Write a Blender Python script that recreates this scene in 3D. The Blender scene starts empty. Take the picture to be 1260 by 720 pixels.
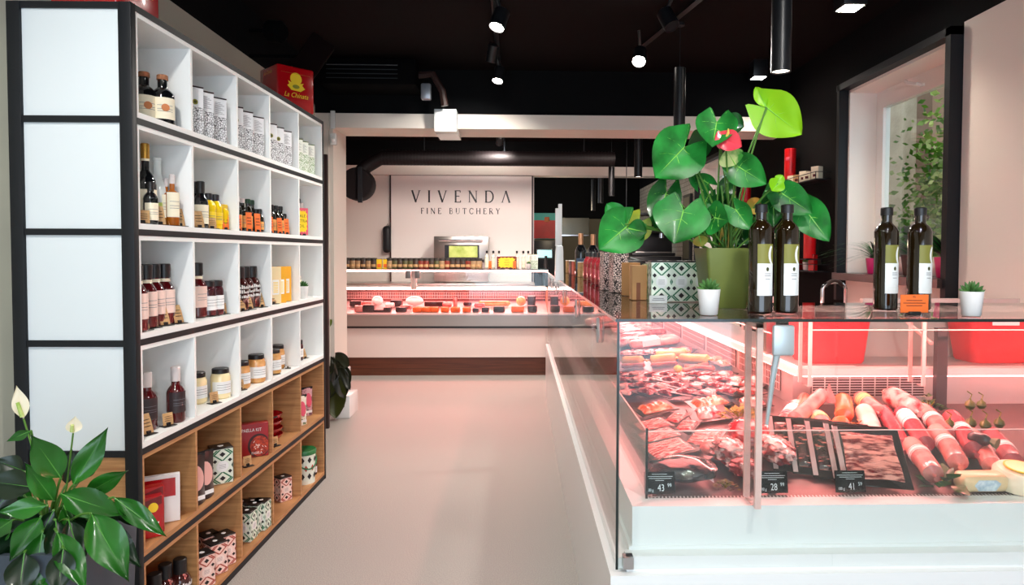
import bpy, bmesh, math, random
from mathutils import Vector, Matrix, Euler
RND = random.Random(7)
PI = math.pi
SC = bpy.context.scene
COL = SC.collection

# ------------------------------------------------------------------ camera model
FPX, PX, PY, VX, VY, EYE, ROLL = 810.0, 665.0, 336.0, 640.0, 311.0, 1.47, .003
def cam_axes():
    a = math.atan2(PX-VX, FPX); b = math.atan2(PY-VY, FPX)
    f = Vector((math.sin(a)*math.cos(b), math.cos(a)*math.cos(b), -math.sin(b)))
    r = f.cross(Vector((0, 0, 1))).normalized(); u = r.cross(f)
    c, s = math.cos(ROLL), math.sin(ROLL)
    return c*r+s*u, -s*r+c*u, f
CR, CU, CF = cam_axes()
EYEP = Vector((0, 0, EYE))
def ray(px, py): return CF + CR*((px-PX)/FPX) - CU*((py-PY)/FPX)
def at(px, py, y):
    d = ray(px, py); return EYEP + d*(y/d.y)
def at_x(px, py, x):
    d = ray(px, py); return EYEP + d*(x/d.x)
def at_z(px, py, z):
    d = ray(px, py); return EYEP + d*((z-EYE)/d.z)
cam = bpy.data.cameras.new('camera'); co = bpy.data.objects.new('camera', cam); COL.objects.link(co)
cam.sensor_width = 36; cam.lens = FPX/1260*36
cam.shift_x = -(PX-630)/1260; cam.shift_y = (PY-360)/1260
m = Matrix((CR, CU, -CF)).transposed().to_4x4(); m.translation = EYEP
co.matrix_world = m; cam.clip_start = .05; SC.camera = co

# ------------------------------------------------------------------ materials
def lin(h):
    h = h.lstrip('#'); o = []
    for i in (0, 2, 4):
        c = int(h[i:i+2], 16)/255; o.append(c/12.92 if c <= .04045 else ((c+.055)/1.055)**2.4)
    return (*o, 1)
MATS = {}
def mat(name, col, rough=.5, metal=0, col2=None, scale=8, stretch=None, bump=0, bscale=None, emit=None, es=1,
        coat=0, trans=0, ramp=(.35, .65), detail=4, spec=.5, voronoi=None, lucent=0, sss=0):
    if name in MATS: return MATS[name]
    m = bpy.data.materials.new(name); m.use_nodes = True; nt = m.node_tree; n = nt.nodes; l = nt.links
    b = n['Principled BSDF']; out = n['Material Output']
    b.inputs['Base Color'].default_value = lin(col); b.inputs['Roughness'].default_value = rough
    b.inputs['Metallic'].default_value = metal; b.inputs['Coat Weight'].default_value = coat
    b.inputs['Specular IOR Level'].default_value = spec
    b.inputs['Transmission Weight'].default_value = trans
    tc = mp = None
    if col2 or bump:
        tc = n.new('ShaderNodeTexCoord'); mp = n.new('ShaderNodeMapping')
        l.new(tc.outputs['Object'], mp.inputs['Vector'])
        if stretch: mp.inputs['Scale'].default_value = stretch
    if col2:
        if voronoi:
            t = n.new('ShaderNodeTexVoronoi'); t.feature = voronoi; t.inputs['Scale'].default_value = scale
            o = t.outputs['Distance']
        else:
            t = n.new('ShaderNodeTexNoise'); t.inputs['Scale'].default_value = scale; t.inputs['Detail'].default_value = detail
            o = t.outputs['Fac']
        l.new(mp.outputs['Vector'], t.inputs['Vector'])
        r = n.new('ShaderNodeValToRGB'); r.color_ramp.elements[0].position = ramp[0]; r.color_ramp.elements[1].position = ramp[1]
        r.color_ramp.elements[0].color = lin(col); r.color_ramp.elements[1].color = lin(col2)
        l.new(o, r.inputs['Fac']); l.new(r.outputs['Color'], b.inputs['Base Color'])
    if bump:
        t = n.new('ShaderNodeTexNoise'); t.inputs['Scale'].default_value = bscale or scale; t.inputs['Detail'].default_value = 5
        l.new(mp.outputs['Vector'], t.inputs['Vector'])
        bp = n.new('ShaderNodeBump'); bp.inputs['Strength'].default_value = bump; bp.inputs['Distance'].default_value = .01
        l.new(t.outputs['Fac'], bp.inputs['Height']); l.new(bp.outputs['Normal'], b.inputs['Normal'])
    if emit:
        b.inputs['Emission Color'].default_value = lin(emit); b.inputs['Emission Strength'].default_value = es
    if lucent:
        tr = n.new('ShaderNodeBsdfTranslucent'); mx = n.new('ShaderNodeMixShader'); mx.inputs[0].default_value = lucent
        if col2: l.new(r.outputs['Color'], tr.inputs['Color'])
        else: tr.inputs['Color'].default_value = lin(col)
        l.new(b.outputs[0], mx.inputs[1]); l.new(tr.outputs[0], mx.inputs[2]); l.new(mx.outputs[0], out.inputs['Surface'])
    MATS[name] = m
    return m
def glass(name, tint='ffffff', refl=1.0, ior=1.45, rough=0.0, film=0.0, filmcol='ffffff'):
    """thin clear sheet: tinted see-through mixed with a Fresnel mirror"""
    m = bpy.data.materials.new(name); m.use_nodes = True; nt = m.node_tree; n = nt.nodes; l = nt.links
    n.remove(n['Principled BSDF']); out = n['Material Output']
    t = n.new('ShaderNodeBsdfTransparent'); t.inputs[0].default_value = lin(tint)
    g = n.new('ShaderNodeBsdfGlossy'); g.inputs['Roughness'].default_value = rough
    g.inputs['Color'].default_value = (refl, refl, refl, 1)
    f = n.new('ShaderNodeFresnel'); ge = n.new('ShaderNodeNewGeometry'); mr = n.new('ShaderNodeMapRange')
    mr.inputs['To Min'].default_value = ior; mr.inputs['To Max'].default_value = 1/ior; l.new(ge.outputs['Backfacing'], mr.inputs['Value']); l.new(mr.outputs['Result'], f.inputs['IOR'])
    mx = n.new('ShaderNodeMixShader'); l.new(f.outputs[0], mx.inputs[0]); l.new(t.outputs[0], mx.inputs[1]); l.new(g.outputs[0], mx.inputs[2])
    last = mx
    if film:
        d = n.new('ShaderNodeBsdfDiffuse'); d.inputs[0].default_value = lin(filmcol)
        m2 = n.new('ShaderNodeMixShader'); m2.inputs[0].default_value = film
        l.new(mx.outputs[0], m2.inputs[1]); l.new(d.outputs[0], m2.inputs[2]); last = m2
    l.new(last.outputs[0], out.inputs['Surface']); MATS[name] = m
    return m
def doodle(name, base, ink, sc=120, zcut=.1, w=.09):
    """white tin printed with a network of fine leaf-like lines up to height zcut"""
    m = bpy.data.materials.new(name); m.use_nodes = True; nt = m.node_tree; n = nt.nodes; l = nt.links
    b = n['Principled BSDF']; b.inputs['Roughness'].default_value = .4
    tc = n.new('ShaderNodeTexCoord'); v = n.new('ShaderNodeTexVoronoi'); v.feature = 'DISTANCE_TO_EDGE'; v.inputs['Scale'].default_value = sc
    l.new(tc.outputs['Object'], v.inputs['Vector'])
    a = n.new('ShaderNodeMath'); a.operation = 'LESS_THAN'; a.inputs[1].default_value = w; l.new(v.outputs['Distance'], a.inputs[0])
    s = n.new('ShaderNodeSeparateXYZ'); l.new(tc.outputs['Object'], s.inputs[0])
    c = n.new('ShaderNodeMath'); c.operation = 'LESS_THAN'; c.inputs[1].default_value = zcut; l.new(s.outputs['Z'], c.inputs[0])
    mu = n.new('ShaderNodeMath'); mu.operation = 'MULTIPLY'; l.new(a.outputs[0], mu.inputs[0]); l.new(c.outputs[0], mu.inputs[1])
    mx = n.new('ShaderNodeMix'); mx.data_type = 'RGBA'; mx.inputs['A'].default_value = lin(base); mx.inputs['B'].default_value = lin(ink)
    l.new(mu.outputs[0], mx.inputs['Factor']); l.new(mx.outputs['Result'], b.inputs['Base Color']); MATS[name] = m
    return m

# ------------------------------------------------------------------ mesh builder
class MB:
    def __init__(s): s.v = []; s.f = []; s.fm = []; s.sm = []; s.mats = []; s.T = Matrix()
    def mi(s, m):
        if m not in s.mats: s.mats.append(m)
        return s.mats.index(m)
    def add(s, vs, fs, m, smooth=False, ms=None):
        o = len(s.v); s.v += [tuple(s.T @ Vector(p)) for p in vs]
        k = s.mi(m) if m else 0
        for i, f in enumerate(fs):
            s.f.append([o+j for j in f]); s.fm.append(s.mi(ms[i]) if ms else k); s.sm.append(smooth)
        return s
    def box(s, x0, y0, z0, x1, y1, z1, m, ms=None):
        if x0 > x1: x0, x1 = x1, x0
        if y0 > y1: y0, y1 = y1, y0
        if z0 > z1: z0, z1 = z1, z0
        v = [(x0,y0,z0),(x1,y0,z0),(x1,y1,z0),(x0,y1,z0),(x0,y0,z1),(x1,y0,z1),(x1,y1,z1),(x0,y1,z1)]
        return s.add(v, [(0,3,2,1),(4,5,6,7),(0,1,5,4),(1,2,6,5),(2,3,7,6),(3,0,4,7)], m, ms=ms)
    def rbox(s, x0, y0, z0, x1, y1, z1, m, r=.004, seg=2):
        """box with rounded edges"""
        bm = bmesh.new(); bmesh.ops.create_cube(bm, size=1)
        for v in bm.verts: v.co = Vector(((x0+x1)/2+v.co.x*(x1-x0), (y0+y1)/2+v.co.y*(y1-y0), (z0+z1)/2+v.co.z*(z1-z0)))
        r = min(r, abs(x1-x0)*.49, abs(y1-y0)*.49, abs(z1-z0)*.49)
        bmesh.ops.bevel(bm, geom=bm.edges[:], offset=r, segments=seg, affect='EDGES', profile=.5)
        s.bm(bm, m, True); return s
    def bm(s, bm, m, smooth=False):
        bm.verts.index_update()
        s.add([v.co[:] for v in bm.verts], [[v.index for v in f.verts] for f in bm.faces], m, smooth); bm.free()
    def lathe(s, prof, m, c=(0,0,0), seg=20, ms=None, smooth=True, cap=True):
        vs = []; fs = []; fms = []; rows = []
        for (r, z) in prof:
            if r < 1e-6: rows.append([len(vs)]); vs.append((c[0], c[1], c[2]+z))
            else:
                rows.append(list(range(len(vs), len(vs)+seg)))
                for k in range(seg):
                    a = 2*PI*k/seg; vs.append((c[0]+r*math.cos(a), c[1]+r*math.sin(a), c[2]+z))
        for i in range(len(rows)-1):
            A, B = rows[i], rows[i+1]; mm = ms[i] if ms else m
            for k in range(seg):
                k2 = (k+1) % seg
                if len(A) == 1 and len(B) == 1: continue
                if len(A) == 1: fs.append((A[0], B[k2], B[k])[::-1] if False else (A[0], B[k2], B[k]))
                elif len(B) == 1: fs.append((A[k], A[k2], B[0]))
                else: fs.append((A[k], A[k2], B[k2], B[k]))
                fms.append(mm)
        if cap:
            if len(rows[0]) > 1: fs.append(tuple(rows[0][::-1])); fms.append(ms[0] if ms else m)
            if len(rows[-1]) > 1: fs.append(tuple(rows[-1])); fms.append(ms[-1] if ms else m)
        return s.add(vs, fs, m, smooth, fms)
    def tube(s, pts, r, m, seg=8, closed=False):
        pts = [Vector(p) for p in pts]; n = len(pts); vs = []; fs = []; up = None
        for i, p in enumerate(pts):
            a = pts[i-1] if (i or closed) else p; b = pts[(i+1) % n] if (i < n-1 or closed) else p
            d = (b-a).normalized()
            if up is None:
                up = Vector((0,0,1)) if abs(d.z) < .9 else Vector((1,0,0))
            x = d.cross(up).normalized(); y = x.cross(d).normalized(); up = y
            rr = r[i] if isinstance(r, (list, tuple)) else r
            for k in range(seg):
                t = 2*PI*k/seg; vs.append(tuple(p+x*rr*math.cos(t)+y*rr*math.sin(t)))
        for i in range(n if closed else n-1):
            j = (i+1) % n
            for k in range(seg):
                k2 = (k+1) % seg; fs.append((i*seg+k, j*seg+k, j*seg+k2, i*seg+k2)[::-1])
        if not closed:
            fs.append(tuple(range(seg))); fs.append(tuple(range((n-1)*seg, n*seg))[::-1])
            fs[-2] = fs[-2][::1]
        return s.add(vs, fs, m, True)
    def rod(s, a, b, r, m, seg=8): return s.tube([a, b], r, m, seg)
    def prism(s, pts, z0, z1, m, side=None):
        n = len(pts); vs = [(x, y, z0) for x, y in pts]+[(x, y, z1) for x, y in pts]
        fs = [tuple(range(n))[::-1], tuple(range(n, 2*n))]+[(i, (i+1) % n, n+(i+1) % n, n+i) for i in range(n)]
        return s.add(vs, fs, m, ms=[m, m]+[side or m]*n)
    def sphere(s, c, r, m, u=14, v=9, sz=(1,1,1), jit=0, seed=1):
        R = random.Random(seed); prof = []
        vs = []; fs = []; 
        vs.append((c[0], c[1], c[2]-r*sz[2]))
        for i in range(1, v):
            ph = -PI/2+PI*i/v
            for k in range(u):
                a = 2*PI*k/u; q = 1+(R.random()-.5)*jit
                vs.append((c[0]+r*q*sz[0]*math.cos(ph)*math.cos(a), c[1]+r*q*sz[1]*math.cos(ph)*math.sin(a), c[2]+r*q*sz[2]*math.sin(ph)))
        vs.append((c[0], c[1], c[2]+r*sz[2]))
        for k in range(u):
            k2 = (k+1) % u; fs.append((0, 1+k2, 1+k)); fs.append((len(vs)-1, len(vs)-1-u+k, len(vs)-1-u+k2))
            for i in range(v-2): fs.append((1+i*u+k, 1+i*u+k2, 1+(i+1)*u+k2, 1+(i+1)*u+k))
        return s.add(vs, fs, m, True)
    def grid(s, fn, nu, nv, m, smooth=True, ms=None):
        vs = [tuple(fn(i/nu, j/nv)) for j in range(nv+1) for i in range(nu+1)]
        fs = [(j*(nu+1)+i, j*(nu+1)+i+1, (j+1)*(nu+1)+i+1, (j+1)*(nu+1)+i) for j in range(nv) for i in range(nu)]
        return s.add(vs, fs, m, smooth, ms)
    def build(s, name, parent=None, loc=None, rz=0, angle=40):
        me = bpy.data.meshes.new(name); me.from_pydata(s.v, [], s.f)
        for m in s.mats: me.materials.append(m)
        me.polygons.foreach_set('material_index', s.fm); me.polygons.foreach_set('use_smooth', s.sm)
        me.update()
        if any(s.sm): me.set_sharp_from_angle(angle=math.radians(angle))
        o = bpy.data.objects.new(name, me); COL.objects.link(o)
        if parent: o.parent = parent
        if loc is not None: o.location = loc
        o.rotation_euler = (0, 0, rz)
        return o
LABELS = {}
def tag(o, label=None, cat=None, group=None, kind=None):
    if label: o['label'] = label
    if cat: o['category'] = cat
    if group: o['group'] = group
    if kind: o['kind'] = kind
    return o
def thing(name, label, cat, loc=(0,0,0), rz=0, group=None):
    o = bpy.data.objects.new(name, None); o.empty_display_size = .05; COL.objects.link(o)
    o.location = loc; o.rotation_euler = (0, 0, rz); return tag(o, label, cat, group)
def structure(o): o['kind'] = 'structure'; return o
def clone(src, loc, rz=0, label=None, group=None, scale=None, rot=None):
    c = src.copy(); COL.objects.link(c); c.location = loc; c.rotation_euler = rot or (0, 0, rz)
    if scale: c.scale = (scale,)*3 if isinstance(scale, (int, float)) else scale
    if label: c['label'] = label
    if group: c['group'] = group
    kids(src, c); return c
def kids(src, c):
    for ch in [o for o in COL.objects if o.parent == src]:
        d = ch.copy(); COL.objects.link(d); d.parent = c; kids(ch, d)
PENDING = {}
def put(key, loc, rz=0, label=None, group=None, scale=None, rot=None):
    loc = Vector(loc)+Vector((0, 0, .0008))
    """place the built master the first time, a copy of it with its parts afterwards"""
    src, used = PENDING[key]
    if not used:
        PENDING[key] = (src, True); src.location = loc; src.rotation_euler = rot or (0, 0, rz)
        if scale: src.scale = (scale,)*3 if isinstance(scale, (int, float)) else scale
        tag(src, label, None, group); return src
    c = clone(src, loc, rz, label, group, None, rot)
    c.scale = ((scale,)*3 if isinstance(scale, (int, float)) else scale) if scale else (1, 1, 1)
    if not group and 'group' in c and label: pass
    return c
def master(key, o): PENDING[key] = (o, False); return o
def text(body, size, m, name='lettering', parent=None, loc=(0,0,0), rot=(0,0,0), depth=.0004, shear=0, align='CENTER', spacing=1, width=1):
    cu = bpy.data.curves.new(name, 'FONT'); cu.body = body; cu.size = size; cu.extrude = depth; cu.align_x = align; cu.align_y = 'CENTER'
    cu.shear = shear; cu.space_character = spacing
    tmp = bpy.data.objects.new('t', cu); COL.objects.link(tmp)
    bpy.context.view_layer.update()
    me = bpy.data.meshes.new_from_object(tmp.evaluated_get(bpy.context.evaluated_depsgraph_get()))
    COL.objects.unlink(tmp); bpy.data.objects.remove(tmp); bpy.data.curves.remove(cu)
    me.materials.clear(); me.materials.append(m); me.name = name
    o = bpy.data.objects.new(name, me); COL.objects.link(o); o.location = loc; o.rotation_euler = rot; o.scale = (width, 1, 1)
    if parent: o.parent = parent
    return o
def text_mb(mb, body, size, m, M, shear=0, width=1, spacing=1):
    """lettering added as flat faces to a mesh builder, placed with matrix M (text in its XY plane)"""
    cu = bpy.data.curves.new('t', 'FONT'); cu.body = body; cu.size = size; cu.align_x = 'CENTER'; cu.align_y = 'CENTER'; cu.shear = shear
    cu.space_character = spacing; cu.resolution_u = 3
    tmp = bpy.data.objects.new('t', cu); COL.objects.link(tmp); bpy.context.view_layer.update()
    me = bpy.data.meshes.new_from_object(tmp.evaluated_get(bpy.context.evaluated_depsgraph_get()))
    T = mb.T; mb.T = T @ M @ Matrix.Diagonal((width, 1, 1, 1))
    mb.add([v.co[:] for v in me.vertices], [list(p.vertices) for p in me.polygons], m); mb.T = T
    COL.objects.unlink(tmp); bpy.data.objects.remove(tmp); bpy.data.curves.remove(cu); bpy.data.meshes.remove(me)
def face_m(x, y, z, ax='-y'):
    """matrix for lettering standing upright: readable when seen from the given side"""
    if ax == '-y': R = Matrix(((1,0,0),(0,0,-1),(0,1,0))).to_4x4()
    elif ax == '+x': R = Matrix(((0,0,1),(1,0,0),(0,1,0))).to_4x4()
    elif ax == 'top': R = Matrix.Identity(4)
    R.translation = (x, y, z) if ax != '-y' else (x, y, z); return R
def light(name, kind, loc, energy, col='ffffff', size=.1, size_y=None, target=None, rot=None, spot=None, blend=.5):
    L = bpy.data.lights.new(name, kind); L.energy = energy; L.color = lin(col)[:3]
    if kind == 'AREA':
        L.size = size
        if size_y: L.shape = 'RECTANGLE'; L.size_y = size_y
    else: L.shadow_soft_size = size
    if kind == 'SPOT': L.spot_size = math.radians(spot or 90); L.spot_blend = blend
    o = bpy.data.objects.new(name, L); COL.objects.link(o); o.location = loc
    if target is not None: o.rotation_euler = (Vector(target)-Vector(loc)).to_track_quat('-Z', 'Y').to_euler()
    elif rot: o.rotation_euler = rot
    return o
# ------------------------------------------------------------------ the room
WHITE = mat('warm white wall paint', 'e4dcd2', .75, bump=.05, bscale=60)
BLACKW = mat('black wall paint', '07080a', .8, spec=.12, bump=.06, bscale=50)
CEIL = mat('dark brown ceiling paint', '0e0707', .9, spec=.1)
BLK = mat('black powder coated steel', '14171b', .5, spec=.3)
BLKS = mat('satin black metal', '121316', .35)
WHT = mat('white melamine board', 'eef0ee', .45)
WHTM = mat('white lacquered metal', 'e9edec', .25, coat=.3)
WOOD = mat('pale oak veneer', 'c0905f', .5, col2='9a6c42', scale=5, stretch=(1, 1, 14), detail=6, ramp=(.3, .7))
WALN = mat('brown walnut plinth', '6a3a20', .4, col2='532a15', scale=4, stretch=(.6, 1, 16))
STEEL = mat('brushed stainless steel', 'b9b4b0', .28, 1, bump=.02, bscale=80)
CHROME = mat('polished chrome', 'd9d9dc', .08, 1)
FLOOR = mat('grey poured floor', '918f8a', .5, col2='aeaba4', scale=220, detail=2, ramp=(.42, .6), bump=.03, bscale=300)
REV = mat('white window reveal plaster', 'efe9e2', .7)
PVC = mat('white window profile', 'ece8e4', .3)
LAMP = mat('lit lamp face', 'ffffff', .5, emit='fff6ea', es=40)
LAMPD = mat('lit pendant face', 'ffffff', .5, emit='fff2e2', es=5)
CLEAR = glass('clear window glass', 'f6fbf9', .9)
RX, LX, CZ, BZ = 2.4, -1.78, 3.07, 2.745     # right wall, left wall, ceiling height, paint line
FARY, FRONTY = 13.2, -2.6
def one(name, m, *boxes):
    b = MB()
    for q in boxes: b.box(*q, m)
    return structure(b.build(name))
one('floor', FLOOR, (LX-.3, FRONTY, -.1, RX+.3, 5.8, 0), (-3.4, 5.8, -.1, RX+.3, FARY+.2, 0))
one('ceiling', CEIL, (LX-.3, FRONTY, CZ, RX+.3, 5.8, CZ+.1), (-3.4, 5.8, CZ, RX+.3, FARY+.2, CZ+.1))
# left wall: white to the paint line, black above
b = MB(); b.box(LX-.15, FRONTY, 0, LX, 5.8, BZ, mat('greenish white wall paint', 'c9c8b8', .75, bump=.05, bscale=60)); b.box(LX-.15, FRONTY, BZ, LX, 5.8, CZ, BLACKW); structure(b.build('wall_left'))
# back left wall of the far room is further left
LX2 = -3.1
b = MB(); b.box(LX2-.15, 6.3, 0, LX2, 9.75, 2.55, WHITE); b.box(LX2-.15, 6.3, 2.55, LX2, 9.75, CZ, BLACKW); structure(b.build('wall_far_left'))
# right wall with two deep windows
W1 = (3.66, 5.02); W2 = (7.1, 8.75)
WB = 1.33
def wall_strip(b, y0, y1, z0, z1, m): b.box(RX, y0, z0, RX+.3, y1, z1, m)
b = MB()
Y1a = 3.58
wall_strip(b, FRONTY, Y1a-.05, 0, BZ-.02, WHITE); wall_strip(b, FRONTY, Y1a-.05, BZ-.02, CZ, BLACKW)
wall_strip(b, Y1a-.05, Y1a, 0, CZ, BLACKW)
wall_strip(b, Y1a, 4.78, 0, WB-.03, WHITE); wall_strip(b, Y1a, 4.78, 2.66, CZ, BLACKW)
wall_strip(b, 4.78, W2[0], 0, CZ, BLACKW)
wall_strip(b, W2[0], W2[1], 0, 1.2, WHITE); wall_strip(b, W2[0], W2[1], 2.62, CZ, BLACKW)
structure(b.build('wall_right'))
BRICK = bpy.data.materials.new('white painted brick'); BRICK.use_nodes = True
_n = BRICK.node_tree.nodes; _l = BRICK.node_tree.links
_t = _n.new('ShaderNodeTexCoord'); _mp = _n.new('ShaderNodeMapping'); _mp.inputs['Rotation'].default_value = (PI/2, 0, PI/2)
_s = _n.new('ShaderNodeSeparateXYZ'); _c = _n.new('ShaderNodeCombineXYZ'); _bk = _n.new('ShaderNodeTexBrick')
_l.new(_t.outputs['Object'], _s.inputs[0]); _l.new(_s.outputs['Y'], _c.inputs['X']); _l.new(_s.outputs['Z'], _c.inputs['Y']); _l.new(_c.outputs[0], _bk.inputs['Vector'])
_bk.inputs['Scale'].default_value = 4; _bk.inputs['Color1'].default_value = lin('b9b1a4'); _bk.inputs['Color2'].default_value = lin('a49b8e'); _bk.inputs['Mortar'].default_value = lin('6f675c'); _bk.inputs['Mortar Size'].default_value = .02
_l.new(_bk.outputs['Color'], _n['Principled BSDF'].inputs['Base Color'])
b = MB(); b.box(RX, W2[1], 0, RX+.3, FARY, BZ, BRICK); b.box(RX, W2[1], BZ, RX+.3, FARY, CZ, BLACKW); structure(b.build('wall_far_right'))
# far end
OLIVE = mat('olive grey wall', '57503f', .7)
b = MB(); b.box(LX2, FARY, 0, RX+.3, FARY+.15, 2.15, OLIVE); b.box(LX2, FARY, 2.15, RX+.3, FARY+.15, CZ, BLACKW); structure(b.build('wall_back'))
TILE = mat('off white tall tiles', 'd8d0c8', .35)
b = MB(); b.box(LX2, 9.6, 0, .2, 9.75, 2.58, TILE)
structure(b.build('wall_middle'))
b = MB(); b.box(LX2, 9.5, 2.58, RX, 9.75, 2.71, WHITE); b.box(LX2, 9.52, 2.71, RX, 9.75, CZ, BLACKW); structure(b.build('trim_3'))
# shop front behind the viewer: wall piers and a wide opening, daylight comes in here
b = MB(); b.box(LX-.15, FRONTY-.15, 0, LX+.25, FRONTY, CZ, WHITE); b.box(RX-.25, FRONTY-.15, 0, RX+.15, FRONTY, CZ, WHITE); b.box(LX+.25, FRONTY-.15, 2.8, RX-.25, FRONTY, CZ, WHITE)
structure(b.build('wall_front'))
# white beam and jamb between the two rooms
b = MB(); b.box(LX, 5.8, 2.55, RX, 6.22, 2.675, WHITE); b.box(LX, 5.84, 2.675, RX, 6.18, CZ, BLACKW); structure(b.build('trim_1'))
b = MB(); b.box(LX2, 5.8, 0, -1.625, 6.22, 2.55, WHITE); b.box(-1.70, 5.785, 0, -1.66, 5.8, 2.66, WHITE); structure(b.build('trim_2'))
b = MB(); b.box(LX2, 6.22, 0, LX2+.1, 6.3, CZ, WHITE); b.box(LX2, 5.84, 2.55, LX, 6.18, CZ, BLACKW); structure(b.build('trim_4'))
# square white vent box on the beam
p = at(550, 137, 5.8)
t = thing('junction_box', 'white square box fixed on the middle of the white beam', 'box', (p.x, 5.8, 2.55))
q0 = at(535, 152, 5.7); q1 = at(562, 170, 5.7)
b = MB(); b.rbox(q0.x-p.x, -.14, -.05, q1.x-p.x, -.001, .14, WHTM, .004); b.box(q0.x-p.x, -.002, -.05, q1.x-p.x, .3, -.001, WHTM); b.build('housing', t)
b = MB(); b.box(q0.x-p.x+.012, -.142, -.038, q1.x-p.x-.012, -.14, .128, WHT); b.build('front_cover', t)  # thin cover on the front of the box, holds nothing to the beam
t = thing('motion_sensor', 'small white sensor in the top left corner of the doorway', 'sensor', at(411, 172, 5.8))
b = MB(); b.rbox(-.022, -.05, -.05, .03, 0, .05, WHTM, .01); b.build('housing', t)
b = MB(); b.sphere((.004, -.05, -.01), .018, WHT); b.build('sensor_lens', t)  # round lens of the sensor, not a mounting part
t = thing('cable_duct', 'short white cable duct at the left end of the beam', 'duct', at(410, 148, 5.78))
b = MB(); b.rbox(-.02, -.02, -.075, .02, 0, .08, WHTM, .005); b.build('duct_casing', t)  # the cable duct itself, no separate rail behind it
# ---- windows
def window(name, y0, y1, z0, z1, depth=.26):
    w = bpy.data.objects.new(name, None); COL.objects.link(w); w.location = (RX, y0, z0); structure(w)
    L, H = y1-y0, z1-z0
    b = MB(); t = .02
    b.box(.0, 0, 0, .3, t, H, REV); b.box(0, L-t, 0, .3, L, H, REV); b.box(0, 0, H-t, .3, L, H, REV)
    b.build('reveal', w)
    b = MB(); b.box(-.1, -.02, -.05, .27, L+.01, -.0, mat('dark brown sill board', '2b2220', .3)); b.build('sill', w)
    b = MB(); f = .045
    b.box(-.07, -f, -.2, .0, .0, H+f, BLK); b.box(-.07, L, -.2, .0, L+f*.8, H+f, BLK); b.box(-.07, -f, H, .0, L+f, H+f, BLK)
    b.build('frame', w)
    b = MB(); x = .2; p = .07
    b.box(x, t, 0, x+.06, L-t, p, PVC); b.box(x, t, H-t-p, x+.06, L-t, H-t, PVC); b.box(x, t, p, x+.06, t+p, H-t-p, PVC); b.box(x, L-t-p, p, x+.06, L-t, H-t-p, PVC)
    x -= .02
    b.box(x, t+.05, .05, x+.05, L-t-.05, .12, PVC); b.box(x, t+.05, H-.15, x+.05, L-t-.05, H-.07, PVC); b.box(x, t+.05, .12, x+.05, t+.12, H-.15, PVC); b.box(x, L-t-.12, .12, x+.05, L-t-.05, H-.15, PVC)
    sa = b.build('sash', w)
    b = MB(); b.box(x+.02, t+.12, .12, x+.026, L-t-.12, H-.15, CLEAR); b.build('pane', sa)
    b = MB(); b.box(x-.008, L*.5-.02, H-.115, x, L*.5+.02, H-.1, WHTM); b.tube([(x-.01, L*.5, H-.105), (x-.04, L*.5, H-.1), (x-.05, L*.5+.08, H-.075), (x-.04, L*.5+.13, H-.05)], .011, WHTM); b.build('handle', sa)
    return w
window('window_1', Y1a, 4.78, WB, 2.66)
window('window_2', W2[0], W2[1], 1.25, 2.62)
# what stands outside window 1
STUCCO = mat('rough beige stucco', 'a39786', .9, col2='b8ad9c', scale=6, bump=.4, bscale=40)
t = thing('street_pillar', 'beige stucco pillar outside the window', 'pillar', (3.5, 5.5, 0))
b = MB(); b.box(0, .22, 0, .5, 3.2, 4, STUCCO); b.build('shaft', t)
b = MB(); b.box(-.02, .0, 0, .5, .22, 4, mat('brown stone pilaster', '7d6455', .85, bump=.3, bscale=40)); b.build('pilaster', t)
LEAFY = mat('sunlit shrub leaves', '6f9a2f', .5, col2='3f6a1c', scale=9, lucent=.35)
GREEN2 = mat('pale shrub leaves', 'cfd68a', .5, col2='8fae52', scale=9, lucent=.3)
rr = random.Random(5)
def shrub(name, label, c, size, n, m, m2, ls=.09):
    t = thing(name, label, 'shrub', (c[0], c[1], 0))
    b = MB()
    for k in range(n):
        p = Vector((rr.gauss(0, size[0]), rr.gauss(0, size[1]), c[2]+rr.gauss(0, size[2])))
        d = Vector((rr.uniform(-1,1), rr.uniform(-1,1), rr.uniform(-.6,.6))).normalized(); w = d.cross(Vector((rr.random(), rr.random(), rr.random()))).normalized()
        q = ls*rr.uniform(.6, 1.3)
        b.add([p, p+d*q*.5+w*q*.3, p+d*q, p+d*q*.5-w*q*.3], [(0,1,2,3)], m if rr.random() < .7 else m2)
    b.build('foliage', t)
    b = MB()
    for k in range(4): b.tube([(0,0,0), (rr.gauss(0,.1), rr.gauss(0,.1), c[2]*.5), (rr.gauss(0,size[0]), rr.gauss(0,size[1]), c[2])], .015, mat('shrub bark', '4b3a28', .9))
    b.build('stem', t)
shrub('garden_shrub', 'leafy green shrub outside the window beyond the pillar', (5.2, 5.6, 1.9), (.4, .6, .7), 1500, LEAFY, GREEN2)
b = MB(); b.box(RX+.3, FRONTY, -.12, 12, FARY, -.1, STUCCO); structure(b.build('floor_outside'))
b = MB(); b.box(8.2, -2, 0, 8.4, 12, 3.6, mat('dark hedge wall', '2f3a1c', .9, col2='536b2c', scale=3)); tag(b.build('hedge'), 'tall dark green hedge far outside the window', 'hedge')
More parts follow.
